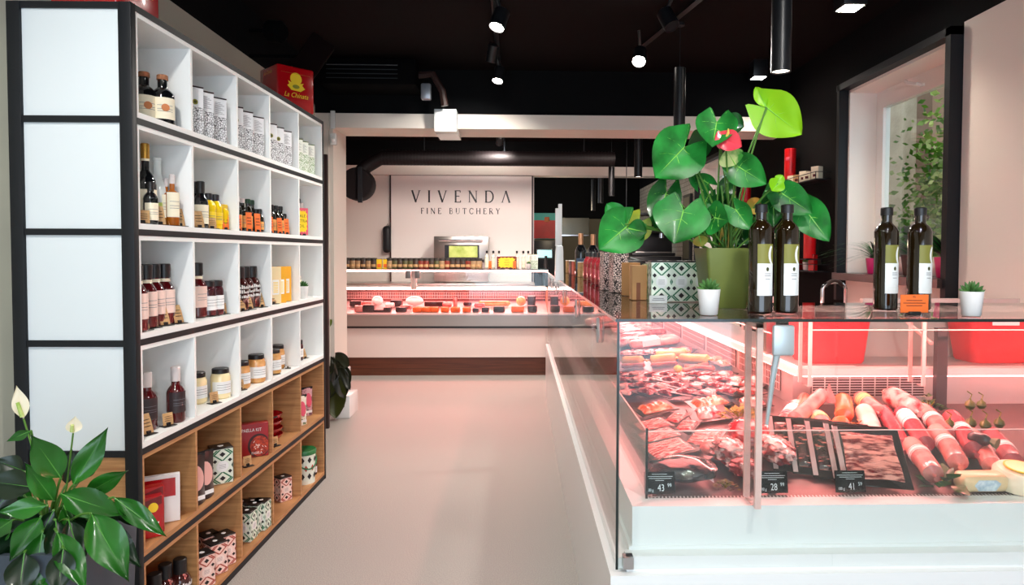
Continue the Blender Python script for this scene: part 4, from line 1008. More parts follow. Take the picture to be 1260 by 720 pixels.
# red rice box with a printed pan
def paella(t):
    b = MB(); w, h = .205, .175; M = face_m(0, -.0262, h/2)
    P = [(.055+.055*math.cos(k*PI/14), -.03+.062*math.sin(k*PI/14)) for k in range(28)]; P = [(min(x, .1), max(y, -.085)) for x, y in P]
    quad2(b, M, P, mat('dark pan print', '3a0c0c', .3), .0003)
    P = [(.058+.046*math.cos(k*PI/14), -.032+.053*math.sin(k*PI/14)) for k in range(28)]; P = [(min(x, .1), max(y, -.085)) for x, y in P]
    quad2(b, M, P, mat('orange rice print', 'c8441e', .5, col2='7a1410', scale=90), .0006)
    R = random.Random(2)
    for k in range(16):
        a = R.uniform(0, 6.3); q = R.uniform(0, .036); x, y = .055+q*math.cos(a), -.03+q*math.sin(a); c, s = math.cos(a*3)*.008, math.sin(a*3)*.008
        quad2(b, M, [(x-c, y-s), (x+s*.3, y-c*.3), (x+c, y+s), (x-s*.3, y+c*.3)], ROSE, .0009)
    b.build('pan_print', t)
    b = MB(); text_mb(b, 'PAELLA KIT', .024, PAPW, face_m(.02, -.0268, h*.8), width=.8); text_mb(b, 'PAELLA', .018, PAPW, face_m(.045, -.0272, .02), width=.9)
    for k in range(3): quad2(b, M, [(-.09, -.02-.018*k), (-.03, -.02-.018*k), (-.03, -.017-.018*k), (-.09, -.017-.018*k)], ROSE, .0004)
    b.build('lettering', t)
    b = MB(); P = [(-.072+.018*math.cos(k*PI/8)*(1 if k % 2 else .85), .045+.02*math.sin(k*PI/8)*(1 if k % 2 else .85)) for k in range(16)]; quad2(b, M, P, YELP, .0005); quad2(b, M, [(-.088, .022), (-.056, .022), (-.06, .03), (-.084, .03)], YELP, .0005); b.build('emblem', t)
printed_box('paella', 'rice_kit_box', 'box', .205, .052, .175, mat('deep red card box', '9c0f1c', .3, coat=.3), None, [paella])
S('paella', 315, 560, 4, 26, 'red rice kit box with a pan picture in the third oak hole', scale=(.95, .9, .98))
S('kraft_s', 305, 574, 4, 50, 'kraft card before the red rice kit box')
def pan(key):
    t = thing('paella_pan', None, 'pan')
    E = mat('red enamel', 'a01018', .2, coat=.5)
    b = MB(); b.lathe([(.055, 0), (.075, .02), (.082, .034), (.085, .034), (.078, .018), (.057, -.0)], E, seg=28, cap=False); b.lathe([(0, 0.001), (.056, .001)], E, seg=28, cap=False); b.build('bowl', t)
    for s in (0, PI):
        b = MB(); b.T = Matrix.Rotation(s, 4, 'Z'); b.tube([(.08, -.03, .03), (.11, -.032, .036), (.128, -.018, .038), (.128, .018, .038), (.11, .032, .036), (.08, .03, .03)], .004, BLKS); b.build('handle', t)
    return master(key, t)
pan('pan')
pp0 = CN+CD*1.37+CB*.12; pp0.z = ZF[4]
for k in range(4): put('pan', pp0+Vector((0, .0, .002+.036*k+(.004 if k > 1 else 0))), A(80+14*k), 'red enamel pan, %s in the stack in the fourth oak hole' % ('bottom', 'second lowest', 'second highest', 'topmost')[k], 'stacked red pans')
S('kraft_s', 340.5, 549, 4, 60, 'kraft card before the stack of red pans')
FLO = mat('floral pink bag', 'd9a7ac', .5, col2='5c3a4a', scale=60, ramp=(.5, .6))
for k, (kk, m) in enumerate((('flo1', FLO), ('flo2', mat('floral green bag', 'e3dccb', .5, col2='4c6b3a', scale=60, ramp=(.5, .62))))): pouch(kk, m, .075, .18, .02, PINKP, 'floral_bag')
S('flo1', 378, 511, 4, 50, 'right floral pink bag in the farthest oak hole'); S('flo2', 370.5, 523, 4, 50, 'left floral green and white bag in the farthest oak hole')
# bottom row
for k, (px, py) in enumerate(((191, 772), (204, 758), (216, 744))): S('bbq', px, py, 5, 62, 'stout dark barbecue bottle, %s of three in the bottom nearest hole' % ('left', 'middle', 'right')[k], scale=.98)
for px, py, l in ((259, 728, 'front left'), (272, 712, 'front middle'), (254, 700, 'rear'), (282.5, 690, 'front right')): S('pink_tin', px-2, py-8, 5, 52, '%s terracotta patterned tin in the second bottom hole' % l)
for px, py, l in ((303, 667, 'left front'), (312.5, 657, 'middle front'), (322, 647, 'right front'), (297, 655, 'left rear'), (306.5, 646, 'middle rear')): S('green_block', px+1, py-3, 5, 86, '%s green diamond tin of the block in the third bottom hole' % l, scale=(1.0, 1.0, .98))
S('pink_tin', 348, 615, 5, 52, 'terracotta patterned tin alone in the fourth bottom hole', scale=(.95, .95, .98))
t = thing('patterned_bucket', 'round patterned bucket with green lid in the farthest bottom hole', 'bucket', base(374.5, 593, 5), A(45))
b = MB(); b.lathe([(.062, 0), (.068, .19), (.068, .19)], PALEG, seg=32)
for k in range(10):
    a = 2*PI*k/10
    for z, r_ in ((.05, .0645), (.1, .0662), (.15, .0678)):
        dia(b, Matrix.Rotation(a+(.31 if z == .1 else 0), 4, 'Z') @ face_m(0, -r_, z), 0, 0, .013, .02, INK if z != .1 else TERRA, .001)
b.build('body', t)
b = MB(); b.lathe([(.072, .18), (.073, .2), (.068, .207), (.06, .204), (0, .204)], mat('green plastic lid', '1c6a38', .35), seg=32); b.build('lid', t)
b = MB(); b.tube([(.071*math.cos(a), .071*math.sin(a), .17-.075*math.sin(i*PI/12)) for i, a in enumerate([-PI+PI*j/12 for j in range(13)])], .004, GRNP); b.build('handle', t)
S('red_jar', 386, 584, 5, 60, 'small dark jar right of the green lidded bucket', scale=.6)
# red tins on top of the cabinet
def chest(key):
    t = thing('red_tin_box', None, 'tin box'); w, d, h = .235, .235, .27
    b = MB(); b.rbox(-w/2, -d/2, 0, w/2, d/2, h, mat('glossy crimson tin', 'b00a14', .2, coat=.6), .01, 3); b.build('body', t)
    b = MB(); M = face_m(0, -d/2-.0006, h*.6)
    quad2(b, M, [(.037*math.cos(k*PI/9), .035+.037*math.sin(k*PI/9)) for k in range(18)], YELP, 0)
    quad2(b, M, [(-.055, -.01), (-.03, -.035), (.03, -.038), (.058, -.018), (.04, .0), (.05, .015), (.02, .008), (-.02, .008), (-.05, .018), (-.042, .0)], YELP, -.0003)
    quad2(b, M, [(.014*1.6*math.cos(k*PI/9), -.012+.012*math.sin(k*PI/9)) for k in range(18)], OLV, .0004)
    b.box(-w*.4, -d/2-.0012, h*.84, w*.4, -d/2-.0006, h*.845, GOLD); b.build('emblem', t)
    b = MB(); text_mb(b, 'La Chinata', .042, YELP, face_m(0, -d/2-.001, h*.36), shear=.35, width=.85); text_mb(b, 'La Chinata', .03, PAPO, Matrix.Rotation(-PI/2, 4, 'Z') @ face_m(.0, -w/2-.001, h*.87), shear=.35, width=.8); b.build('lettering', t)
    return master(key, t)
chest('chest')
pt = cell(355, .15); pt.z = CTOP
put('chest', pt, A(45), 'crimson tin box with yellow emblem on the far end of the cabinet top', scale=.98)
pt2 = cell(158, .13); pt2 = CN+CB*.17+CD*.14; pt2.z = CTOP; put('chest', pt2, A(86), 'crimson tin box cut off by the picture edge on the near cabinet top')
# ------------------------------------------------------------------ meat and sausages in the corner counter
M_BACON = mat('streaky bacon', '8e1620', .2, col2='dfa298', scale=34, stretch=(1, 6, 1), coat=.6, ramp=(.46, .62), bump=.3, bscale=60)
M_BACOND = mat('dark cured bacon', '200405', .15, col2='e08878', scale=40, stretch=(.6, 3.5, 1), coat=.6, ramp=(.56, .66), bump=.4, bscale=50)
M_BACONM = mat('marbled cured meat', '6a1014', .2, col2='eba090', scale=42, stretch=(.5, 2.6, 1), coat=.6, ramp=(.42, .58), bump=.4, bscale=60)
M_STEAK = mat('marbled steak', '6e0a14', .18, col2='cf7c78', scale=26, coat=.5, ramp=(.45, .65), bump=.3, bscale=50)
M_PALE = mat('pale cured fat', 'dcb4ac', .22, col2='9c2434', scale=22, coat=.5, ramp=(.42, .62), bump=.3, bscale=40)
M_SALM = mat('orange salmon', 'd9532a', .25, col2='f0a27c', scale=24, stretch=(1, 4, 1), coat=.5, ramp=(.45, .62))
M_HAM = mat('pink ham skin', 'c8605e', .22, col2='e39c92', scale=14, coat=.6, bump=.25, bscale=30)
M_ORHAM = mat('orange smoked ham', 'd9521e', .25, col2='e8783a', scale=10, coat=.6, bump=.2, bscale=25)
M_WHAM = mat('white skinned roll', 'f2e6de', .25, col2='e3c4b6', scale=12, coat=.5, bump=.2, bscale=25)
M_SALAMI = mat('dark pink salami', '8c2434', .25, col2='b04a54', scale=20, coat=.4, bump=.2, bscale=40)
M_YSAUS = mat('straw coloured sausage', 'e8b85e', .35, col2='d0913c', scale=12, coat=.3)
M_OSAUS = mat('orange brown sausage', 'c8602a', .3, col2='8f2f18', scale=20, coat=.4)
M_FILM = glass('crinkled cling film', 'ffffff', 1.0, 1.5, .06)
M_TRAY = mat('black meat tray', '0b0708', .3)
M_TRAYG = mat('dark green grey tray', '2a3330', .3)
M_SILV = mat('silvery pack film', 'c9b4b0', .22, .2, bump=.3, bscale=40)
M_RED = mat('crumpled red wrap', 'b80f26', .15, col2='f0a8a8', scale=16, coat=.7, ramp=(.45, .7), bump=.8, bscale=30)
M_WRAP = mat('crumpled clear wrapped ribs', '7e121c', .12, col2='f0ccc6', scale=24, coat=.8, ramp=(.47, .62), bump=1.0, bscale=34)
M_BAG = mat('black vacuum bag', '15171a', .12, col2='3a3c40', scale=10, coat=.8, bump=.8, bscale=18, ramp=(.5, .8))
M_ICE = mat('crumpled silver film', 'cfd9dc', .18, col2='6f7d84', scale=30, coat=.6, bump=.9, bscale=30, ramp=(.45, .75))
HERB = mat('parsley green', '4f6a1e', .5, col2='a89a3a', scale=30, lucent=.2)
HERBD = mat('dark leaf green', '1f4a22', .4, col2='2f6a30', scale=20, coat=.2)
BANDW = mat('white sausage band', 'f3ece8', .4); BANDY = mat('cream yellow band', 'ecd089', .4)
def slope_rot(x, y, rz, pitch=0):
    e = .03; n = Vector((-(deckz(x+e, y)-deckz(x-e, y))/(2*e), -(deckz(x, y+e)-deckz(x, y-e))/(2*e), 1)).normalized()
    q = Vector((0, 0, 1)).rotation_difference(n).to_matrix() @ Matrix.Rotation(rz, 3, 'Z') @ Matrix.Rotation(pitch, 3, 'X')
    return q.to_euler()
def onto(o, p, rz, lift=.004, pitch=0):
    o.location = (p.x, p.y, p.z+lift); o.rotation_euler = slope_rot(p.x, p.y, rz, pitch); return o
def tray_pack(key, name, w, l, tm, mm, h=.012, rim=.012, wav=.25, cat='meat pack', film=True):
    t = thing(name, None, cat)
    b = MB(); b.rbox(-w/2, -l/2, 0, w/2, l/2, .004, tm, .002, 1); b.build('tray', t)
    R = random.Random(len(key)*7+int(w*1000))
    ph = [R.uniform(0, 6) for _ in range(4)]
    def f(u, v):
        x = (u-.5)*(w-2*rim); y = (v-.5)*(l-2*rim); e = min(u, 1-u, v, 1-v)
        z = .0042+h*min(1, e*7)**.5*(1+wav*math.sin(9*u+ph[0])*math.sin(7*v+ph[1])+wav*.5*math.sin(31*u+ph[2]))
        return (x*(1+.03*math.sin(6*v+ph[3])), y*(1+.03*math.sin(8*u+ph[1])), z if e > 0 else .0042)
    b = MB(); b.grid(f, 18, 12, mm); b.build('meat', t)
    return master(key, t)
tray_pack('bacon', 'bacon_pack', .19, .165, M_TRAY, M_BACON, .006, .02, .05)
tray_pack('bacon_s', 'bacon_pack', .095, .13, M_TRAY, M_BACON, .008, .014, .1)
tray_pack('steak', 'steak_pack', .115, .15, M_TRAY, M_STEAK, .012, .026)
tray_pack('pale', 'cured_meat_pack', .12, .13, M_TRAY, M_PALE, .012, .024)
tray_pack('salmon', 'salmon_pack', .16, .12, M_TRAYG, M_SALM, .014, .02)
tray_pack('cured', 'cured_bacon_pack', .215, .2, M_TRAY, M_BACONM, .005, .024, .3)
tray_pack('cured_d', 'cured_bacon_pack', .215, .2, M_TRAY, M_BACOND, .005, .024, .3)
def P(key, px, py, rz, label, group=None, scale=None, lift=.004):
    p = deck(px, py); o = put(key, p, 0, label, group, scale); return onto(o, p, A(rz), lift+.009, A(5))
# long bacon packs at the glass
P('bacon', 822, 556, 12, 'longest streaky bacon pack, front one of three by the corner glass', scale=1.05)
P('bacon', 812, 541, 14, 'middle one of three long streaky bacon packs by the corner glass', scale=.98)
P('bacon', 803, 527, 14, 'rear one of three long streaky bacon packs by the corner glass', scale=.9)
P('salmon', 806, 507, 12, 'orange fish pack on a dark green tray behind the long bacon packs', scale=1.15)
P('bacon_s', 832, 519, -40, 'small bacon pack right of the orange fish pack'); P('bacon_s', 845, 529, -35, 'small bacon pack diagonally before the previous one')
P('bacon_s', 861, 545, -38, 'left of two slanted bacon packs before the pink slices', scale=1.1); P('bacon_s', 874, 541, -38, 'right of two slanted bacon packs before the pink slices', scale=1.1)
P('salmon', 873, 500, 5, 'orange salmon side between the dark trays and the pink slices', scale=1.2); P('pale', 872, 514, -5, 'pink and white sliced pack beside the lettuce', scale=1.4)
P('pale', 925, 500, 0, 'pale sliced pack behind the lettuce at the clear divider', scale=1.2)
# rows of small packs further down the left run
R6 = random.Random(11)
n_ = 0
for (py, x0, x1, st, keys, rz, sc) in ((489, 772, 935, 25, ('pale', 'steak', 'steak', 'steak'), 35, 1.05), (480, 770, 935, 22, ('pale', 'steak', 'pale', 'steak'), 38, 1.0), (472, 768, 928, 20, ('steak', 'pale', 'pale'), 40, 1.0), (464.5, 766, 905, 18, ('steak', 'pale', 'steak'), 40, .95)):
    k = 0; px = x0
    while px <= x1:
        nm = {489: 'front', 480: 'second', 472: 'third', 464.5: 'rearmost'}[py]
        P(keys[k % len(keys)], px+R6.uniform(-2, 2), py+R6.uniform(-.7, .7), rz+R6.uniform(-12, 12), '%s in the %s row of small dark meat packs' % (['leftmost', 'second', 'third', 'fourth', 'fifth', 'sixth', 'seventh', 'eighth', 'ninth'][k], nm) + ' behind the bacon', 'small dark meat packs', sc*R6.uniform(.9, 1.05), lift=.004+.004*(k % 2)+{489: .009, 480: .006, 472: .003, 464.5: 0}[py])
        k += 1; px += st
# sausages
def capsule(b, p, q, r, m, n=16, seg=14, bend=0, ends=.6, wob=0, seed=0):
    R = random.Random(seed); pts = []; rs = []
    p, q = Vector(p), Vector(q); d = q-p; s = Vector((-d.y, d.x, 0)).normalized()
    for i in range(n+1):
        t = i/n; e = min(t, 1-t)*d.length/(r*ends+1e-6); rr_ = r*(math.sqrt(max(0, 1-(1-min(1, e))**2))*.93+.07)
        pts.append(p+d*t+s*bend*math.sin(PI*t)); rs.append(rr_*(1+wob*(R.random()-.5)))
    b.tube(pts, rs, m, seg)
def sausage(name, px1, py1, px2, py2, r, m, label, bands=(), lift=0, tie=True, cat='sausage', bend=0, clipm=None, ends=.8, group=None, wob=.03, oval=1):
    a, c = deck(px1, py1), deck(px2, py2); a.z += r+.006+lift; c.z += r+.006+lift; mid = (a+c)/2
    t = thing(name, label, cat, mid, 0, group); a -= mid; c -= mid
    b = MB(); capsule(b, a, c, r, m, bend=bend, ends=ends, wob=wob, seed=int(px1)); b.build('body', t)
    d = (c-a); s = Vector((-d.y, d.x, 0)).normalized()
    for (f0, f1, bm_) in bands:
        b = MB(); pts = [a+d*(f0+(f1-f0)*k/5)+s*bend*math.sin(PI*(f0+(f1-f0)*k/5)) for k in range(6)]; b.tube(pts, r*1.035, bm_, 16)
        for k in (1, 4): b.tube([pts[k]-d.normalized()*.001, pts[k]+d.normalized()*.0015], r*1.045, GREYINK, 16)
        b.build('band', t)
    if tie:
        b = MB(); e = d.normalized(); b.tube([c-e*.004, c+e*.008, c+e*.02], [r*.25, r*.1, r*.3], m, 8); b.tube([a+e*.004, a-e*.008, a-e*.022], [r*.25, r*.1, r*.32], m, 8); b.build('tied_end', t)
    return t
for (x1, y1, x2, y2, lab) in ((765, 451, 792, 450.5, 'leftmost straw coloured sausage near the far packs'), (799, 450.5, 833, 447, 'straw coloured sausage second from the left'), (836, 448, 873, 450, 'third straw coloured sausage beside the rear grille'), (805, 445, 846, 440, 'straw coloured sausage lying behind the others')): sausage('pale_sausage', x1, y1, x2, y2, .03, M_YSAUS, lab)
for (x1, y1, x2, y2, lab) in ((764, 457, 794, 456, 'thin reddish sausage under the leftmost straw coloured one'), (800, 456.5, 834, 454, 'thin reddish sausage before the second straw coloured one'), (838, 464, 872, 455, 'thin crossing orange sausage near the lemon'), (842, 459, 880, 461, 'thin orange sausage lying across its neighbour')): sausage('thin_sausage', x1, y1, x2, y2, .015, M_OSAUS if 'orange' in lab or 'reddish' in lab else M_YSAUS, lab, tie=False, lift=.012)
t = thing('lemon', 'yellow lemon lying among the dark meat packs', 'lemon', deck(834, 466)+Vector((0, 0, .055))); b = MB(); b.sphere((0,0,0), .02, mat('lemon skin', 'f0b81e', .35), sz=(1.25, 1, 1)); b.build('fruit', t)
b = MB(); b.tube([(.024, 0, 0), (.029, 0, 0)], [.005, .002], HERB); b.build('stem_end', t)
for (px, py, rz, lab) in ((884, 447, 20, 'orange salmon piece near the rear grille, left one'), (897, 452, 10, 'orange salmon piece near the rear grille, right one')): P('salmon', px, py, rz, lab, lift=.012)
# narrow diagonal packs and pink parcels at the far end of the left run
for k in range(6): P('pale', 772+14*k, 438-.6*k, 55, '%s of the six slanted pale packs behind the straw coloured sausages' % ['leftmost', 'second', 'third', 'fourth', 'fifth', 'rightmost'][k], 'slanted pale packs', (1.35, 1.0, 1.3), lift=.004)
def parcel(px, py, w, l, h, m, lab, rz=0, strip=None):
    p = deck(px, py); p.x = max(.42+w/2, min(1.15-w/2, p.x)); p.y = min(p.y, 6.55 if py < 379 else 6.0); p.z = deckz(p.x, p.y)+.006; t = thing('wrapped_parcel', lab, 'meat parcel')
    b = MB(); b.rbox(-w/2, -l/2, 0, w/2, l/2, h, m, h*.45, 3); b.build('wrap', t)
    if strip: b = MB(); b.box(-w*.25, -l*.52, h*.3, w*.1, l*.52, h+.001, strip); b.build('label', t)
    return onto(t, p, A(rz))
for (px, py, w, l, h, m, lab, rz) in ((774, 426, .22, .2, .06, M_PALE, 'pale pink parcel at the side glass, fourth down the left run', 4), (818, 425, .36, .2, .06, M_HAM, 'wide pink parcel with label in the middle of the left run', -3), (780, 413, .3, .25, .05, M_PALE, 'flat pale parcel behind the pink parcels', 8), (826, 412.5, .42, .2, .06, M_STEAK, 'wide dark pink parcel at the rear grille of the left run', 0), (768, 404, .2, .2, .05, M_HAM, 'pink parcel far down the left run at the glass', 3), (806, 402.5, .36, .2, .05, M_PALE, 'pale wide parcel far down the left run', 0), (726, 378, .5, .3, .06, M_HAM, 'pink parcel seen through the side glass near the far end', 0), (760, 380, .5, .2, .06, M_STEAK, 'dark parcel near the far end of the left run', 2)):
    p = parcel(px, py, w, l, h, m, lab, rz, BANDW if 'label' in lab or 'flat' in lab else None)
# wrapped things near the corner
def lump(name, px, py, rx, ry, rz_, m, label, cat, rot=0, extra=None, jit=.0, lift=0, freq=9, amp=.12):
    ry *= 1.5; rx *= 1.1; rz_ *= 1.25
    p = deck(px, py); t = thing(name, label, cat)
    R = random.Random(int(px)); ph = [R.uniform(0, 6) for _ in range(6)]
    def f(u, v):
        a = 2*PI*u; e = PI*(v-.5)*.998; n = 1+amp*(math.sin(freq*a+ph[0]+3*math.sin(3*e+ph[1]))*math.cos(e)+.7*math.sin(freq*1.7*e+ph[2]+2*math.sin(2*a+ph[3])))
        return (rx*n*math.cos(a)*math.cos(e), ry*n*math.sin(a)*math.cos(e), rz_*(.95+n*.05)*math.sin(e)+rz_)
    b = MB(); b.grid(f, 36, 18, m); b.build('wrap', t)
    if extra: extra(t)
    return onto(t, p, A(rot), .003+lift)
lump('vacuum_bag', 840, 590, .1, .05, .028, M_BAG, 'black vacuum bag with a cured leg by the first price tag', 'meat bag', -8, amp=.06, freq=5,
     extra=lambda t: (lambda b: (b.grid(lambda u, v: (.03+.085*(u-.5)*2*.75, -.052+.03*v, .012+.032*math.sin(PI*u)*(1-.3*v)+.012*v), 12, 6, M_ICE), b.build('silver_label', t)))(MB()))
def bow(t):
    b = MB(); b.box(-.02, -.035, .058, .02, .0, .061, BANDW); b.box(-.003, -.036, .06, .003, -.002, .0625, INK); b.build('label', t)
lump('wrapped_ribs', 898, 571, .055, .05, .035, M_WRAP, 'film wrapped ribs with a small white tag left of the clear divider', 'ribs', 20, bow)
lump('wrapped_ribs', 915, 586, .045, .035, .025, M_WRAP, 'film wrapped rib piece at the foot of the clear divider', 'ribs', 60)
lump('wrapped_ribs', 953, 568, .05, .055, .035, M_WRAP, 'film wrapped rib piece right of the clear divider', 'ribs', 10)
lump('red_wrapped_joint', 920, 550, .06, .05, .04, M_RED, 'red wrapped joint left of the clear divider', 'meat joint', 30, amp=.08)
lump('red_wrapped_joint', 955, 552, .055, .05, .035, M_RED, 'red wrapped joint right of the clear divider', 'meat joint', -20, amp=.08)
lump('pink_fillet', 880, 560, .05, .035, .02, M_HAM, 'smooth pink fillet before the slanted bacon packs', 'fillet', 30, amp=.03)
def leaf_bunch(name, px, py, r, n, m, label, z=.03, ls=.03, lift=.0, cat='herbs', seed=1):
    R = random.Random(seed); t = thing(name, label, cat, deck(px, py)+Vector((0, 0, .006+lift)))
    b = MB()
    for k in range(n):
        a = R.uniform(0, 2*PI); q = r*R.random()**.5; p = Vector((q*math.cos(a), q*math.sin(a), z*R.uniform(.3, 1)*(1.1-q/r)))
        d = Vector((math.cos(a), math.sin(a), R.uniform(-.1, .9))).normalized(); w = d.cross(Vector((R.uniform(-.3,.3), R.uniform(-.3,.3), 1))).normalized(); L = ls*R.uniform(.6, 1.2); up = w.cross(d)
        b.add([p, p+d*L*.45+w*L*.35+up*L*.1, p+d*L, p+d*L*.45-w*L*.35+up*L*.1, p+d*L*.5], [(0,1,4),(1,2,4),(2,3,4),(3,0,4)], m, True)
    b.build('leaves', t)
    b = MB()
    for k in range(6): a = k*1.05; b.tube([(0, 0, .002), (r*.5*math.cos(a), r*.5*math.sin(a), z*.6)], .0015, HERB, 5)
    b.build('stems', t); return t
leaf_bunch('lettuce_garnish', 908, 520, .06, 70, HERB, 'yellow green leaf garnish left of the clear divider', .05, .035, .015, 'garnish', 1)
leaf_bunch('herb_garnish', 893, 603, .035, 70, mat('thyme green', '3a4a1a', .6, col2='7a6a3a', scale=40), 'small dark herb bunch before the wrapped ribs', .03, .016, 0, 'garnish', 2)
leaf_bunch('herb_garnish', 1055, 543, .03, 50, mat('rusty herb', 'b8702a', .6, col2='5c5a1e', scale=40), 'rusty brown herb bunch beside the white roll', .05, .016, .03, 'garnish', 3)
leaf_bunch('herb_garnish', 1142, 512, .05, 60, HERBD, 'dark leafy garnish behind the big ham', .06, .03, .02, 'garnish', 4)
leaf_bunch('basil_garnish', 1160, 602, .05, 16, HERBD, 'large dark green leaves at the front right of the deck', .045, .06, 0, 'garnish', 5)
# five cured bacon packs leaning on each other
for k in range(5):
    bx = at(1010+22.5*k if k < 4 else 1086, 612, 2.075+.012*(4-k)); key = 'cured_d' if k < 4 else 'cured'
    o = put(key, Vector((bx.x-.01, 2.132+.03*(4-k), .795+.0015*(4-k))), 0, '%s in the front line' % ['leftmost dark cured bacon pack', 'second dark cured bacon pack', 'third dark cured bacon pack', 'fourth dark cured bacon pack', 'rightmost cured bacon pack, fully visible and brighter,'][k], 'cured bacon packs in the front line')
    o.rotation_euler = (A(42), A(2), A(-11)); o.scale = (1, 1.12, 1)
# paler backing seen at the left edge of each pack
for key in ('cured', 'cured_d'):
    src = PENDING[key][0]; b = MB(); b.box(-.106, -.094, .0041, -.09, .094, .0062, M_SILV); bk = b.build('film_edge', src)
    for o in [o for o in COL.objects if o.name.startswith('cured_bacon_pack') and o != src and o.data is None]:
        if (o.get('label') or '').startswith('rightmost') == (key == 'cured'): d_ = bk.copy(); COL.objects.link(d_); d_.parent = o
# price tags
def price(px, py, big, small, label, w=.098, h=.07):
    p = at(px, py, 2.045); t = thing('price_tag', label, 'price tag', (p.x, 2.045, .7065)); CH = mat('chalk white', 'dfe6ea', .8)
    b = MB(); b.T = Matrix.Rotation(A(-12), 4, 'X'); b.rbox(-w/2, -.0015, .002, w/2, .0015, h, mat('slate black board', '060a0d', .9, spec=.1), .001, 1); b.build('board', t)
    b = MB(); b.T = Matrix.Rotation(A(-12), 4, 'X')
    text_mb(b, big, .03, CH, face_m(.004, -.0019, .02), width=.75); text_mb(b, small, .016, CH, face_m(.031, -.0019, .028), width=.85); text_mb(b, '100 g', .012, CH, face_m(-.031, -.0019, .014), width=.8)
    for z, a_, c_ in ((.062, -.024, .024), (.055, -.042, .042), (.049, -.034, .038), (.043, -.014, .014)): b.box(a_, -.0019, z, c_, -.0016, z+.0012, CH)
    b.build('writing', t)
    b = MB(); b.box(-.012, .0, 0, .012, .02, .004, CAPB); b.build('foot', t)
price(812, 617, '43', '99', 'black price tag at the left corner of the deck'); price(951, 617, '28', '99', 'black price tag just right of the clear divider'); price(1047, 617, '41', '59', 'black price tag before the cured bacon packs')
# hams and sausages in the near run
L6 = [
 ('ham_sausage', 982, 513, 957, 545, .038, M_PALE, 'pale pink ham roll with white label right of the divider, upper left', [(.25, .5, BANDW), (.55, .62, GREYINK)], .0),
 ('ham_sausage', 1012, 508, 975, 545, .03, M_HAM, 'slanting pink ham in pointed film', [], .045),
 ('smoked_sausage', 990, 505, 980, 528, .028, M_OSAUS, 'short dark orange sausage between two ham rolls', [], .02),
 ('smoked_ham', 1036, 506, 1038, 530, .036, M_ORHAM, 'rear upright orange smoked ham', [], .01),
 ('smoked_ham', 1033, 538, 1036, 566, .034, M_ORHAM, 'front orange smoked ham above the cured bacon packs', [], .02),
 ('ham_sausage', 1004, 530, 1020, 560, .034, M_HAM, 'pink ham roll with yellow band behind the cured bacon packs', [(.2, .34, BANDY)], .02),
 ('white_roll', 1062, 520, 1078, 568, .036, M_WHAM, 'white skinned meat roll in the middle', [], .01),
 ('ham_sausage', 1056, 503, 1080, 524, .034, M_HAM, 'pink sausage with yellow band behind the white roll', [(.2, .45, BANDY)], .01),
 ('boned_ham', 1092, 504, 1128, 528, .045, M_PALE, 'big tied pale ham below the rear grille', [], .015),
 ('salami', 1085, 515, 1112, 566, .03, M_SALAMI, 'left dark pink salami right of the white roll', [], .0),
 ('salami', 1108, 524, 1140, 570, .032, M_SALAMI, 'dark pink salami with large white label', [(.15, .45, BANDW)], .02),
 ('ham_sausage', 1133, 518, 1165, 555, .034, M_HAM, 'ham sausage with white band under the leafy garnish', [(.4, .52, BANDW)], .01),
 ('ham_sausage', 1118, 560, 1150, 603, .034, M_HAM, 'front ham sausage nearest the cured bacon packs', [(.35, .47, BANDW)], .005),
 ('ham_sausage', 1150, 545, 1180, 590, .034, M_HAM, 'ham sausage with white band behind the basil leaves', [(.4, .52, BANDW)], .01),
 ('ham_sausage', 1168, 527, 1200, 575, .034, M_SALAMI, 'dark ham sausage with white band below the green figs', [(.42, .54, BANDW)], .01),
 ('ham_sausage', 1192, 545, 1222, 590, .032, M_HAM, 'ham sausage with white band left of the dark fig', [(.4, .55, BANDW)], .0),
 ('ham_sausage', 1215, 545, 1248, 585, .034, M_SALAMI, 'rightmost dark ham sausage with white band', [(.55, .68, BANDW)], .0),
]
for (nm, x1, y1, x2, y2, r, m_, lab, bands, lf) in L6: sausage(nm, x1, y1, x2, y2, r, m_, lab, bands, lf, bend=.004)
# pointed film end standing up behind
t = thing('film_wrapper_end', 'pointed twist of clear film standing above the slanting ham', 'film', deck(1020, 512)+Vector((0,0,.06))); b = MB()
b.lathe([(.03, 0), (.024, .02), (.01, .045), (.002, .075)], glass('rosy film', 'f4c9c4', 1, 1.6, .1, .35, 'f0b8b4'), seg=7, smooth=False, cap=False); b.build('twist', t)
# figs
for k, (px, py, m_, s) in enumerate(((1168, 545, 0, .017), (1193, 528, 0, .02), (1207, 527, 0, .018), (1194, 545, 0, .02), (1212, 548, 0, .02), (1229, 545, 0, .019))):
    p = deck(px, py); t = thing('green_fig', '%s in the group of green round fruit' % ['lowest left green fruit', 'upper left green fruit', 'upper right green fruit', 'lower middle green fruit', 'lower pale green fruit', 'rightmost green fruit'][k], 'fruit', p+Vector((0, 0, s+.055+.02*(k in (1, 2)))), 0, 'green round fruit')
    b = MB(); b.lathe([(0, -s), (s*.6, -s*.8), (s, -s*.1), (s*.8, s*.6), (s*.25, s*1.0), (s*.15, s*1.35), (0, s*1.4)], mat('olive green fruit skin', '5a6a2a', .35, col2='3c4a22', scale=20), seg=18); b.build('fruit', t)
    b = MB(); b.tube([(0, 0, s*1.3), (.006, 0, s*2.1), (-.01, .005, s*2.7)], .0022, HERB, 5); b.build('stem', t)
t = thing('dark_fig', 'dark purple oval fruit lying on the ham sausages', 'fruit', deck(1207, 572)+Vector((0,0,.09)), A(-60)); b = MB(); capsule(b, (-.045, 0, 0), (.03, 0, 0), .022, mat('dark purple skin', '24101a', .3, coat=.3), ends=1.2); b.build('fruit', t)
b = MB(); b.tube([(.03,0,0), (.05,0,-.004)], [.012, .02], HERBD, 8); b.build('leafy_top', t)
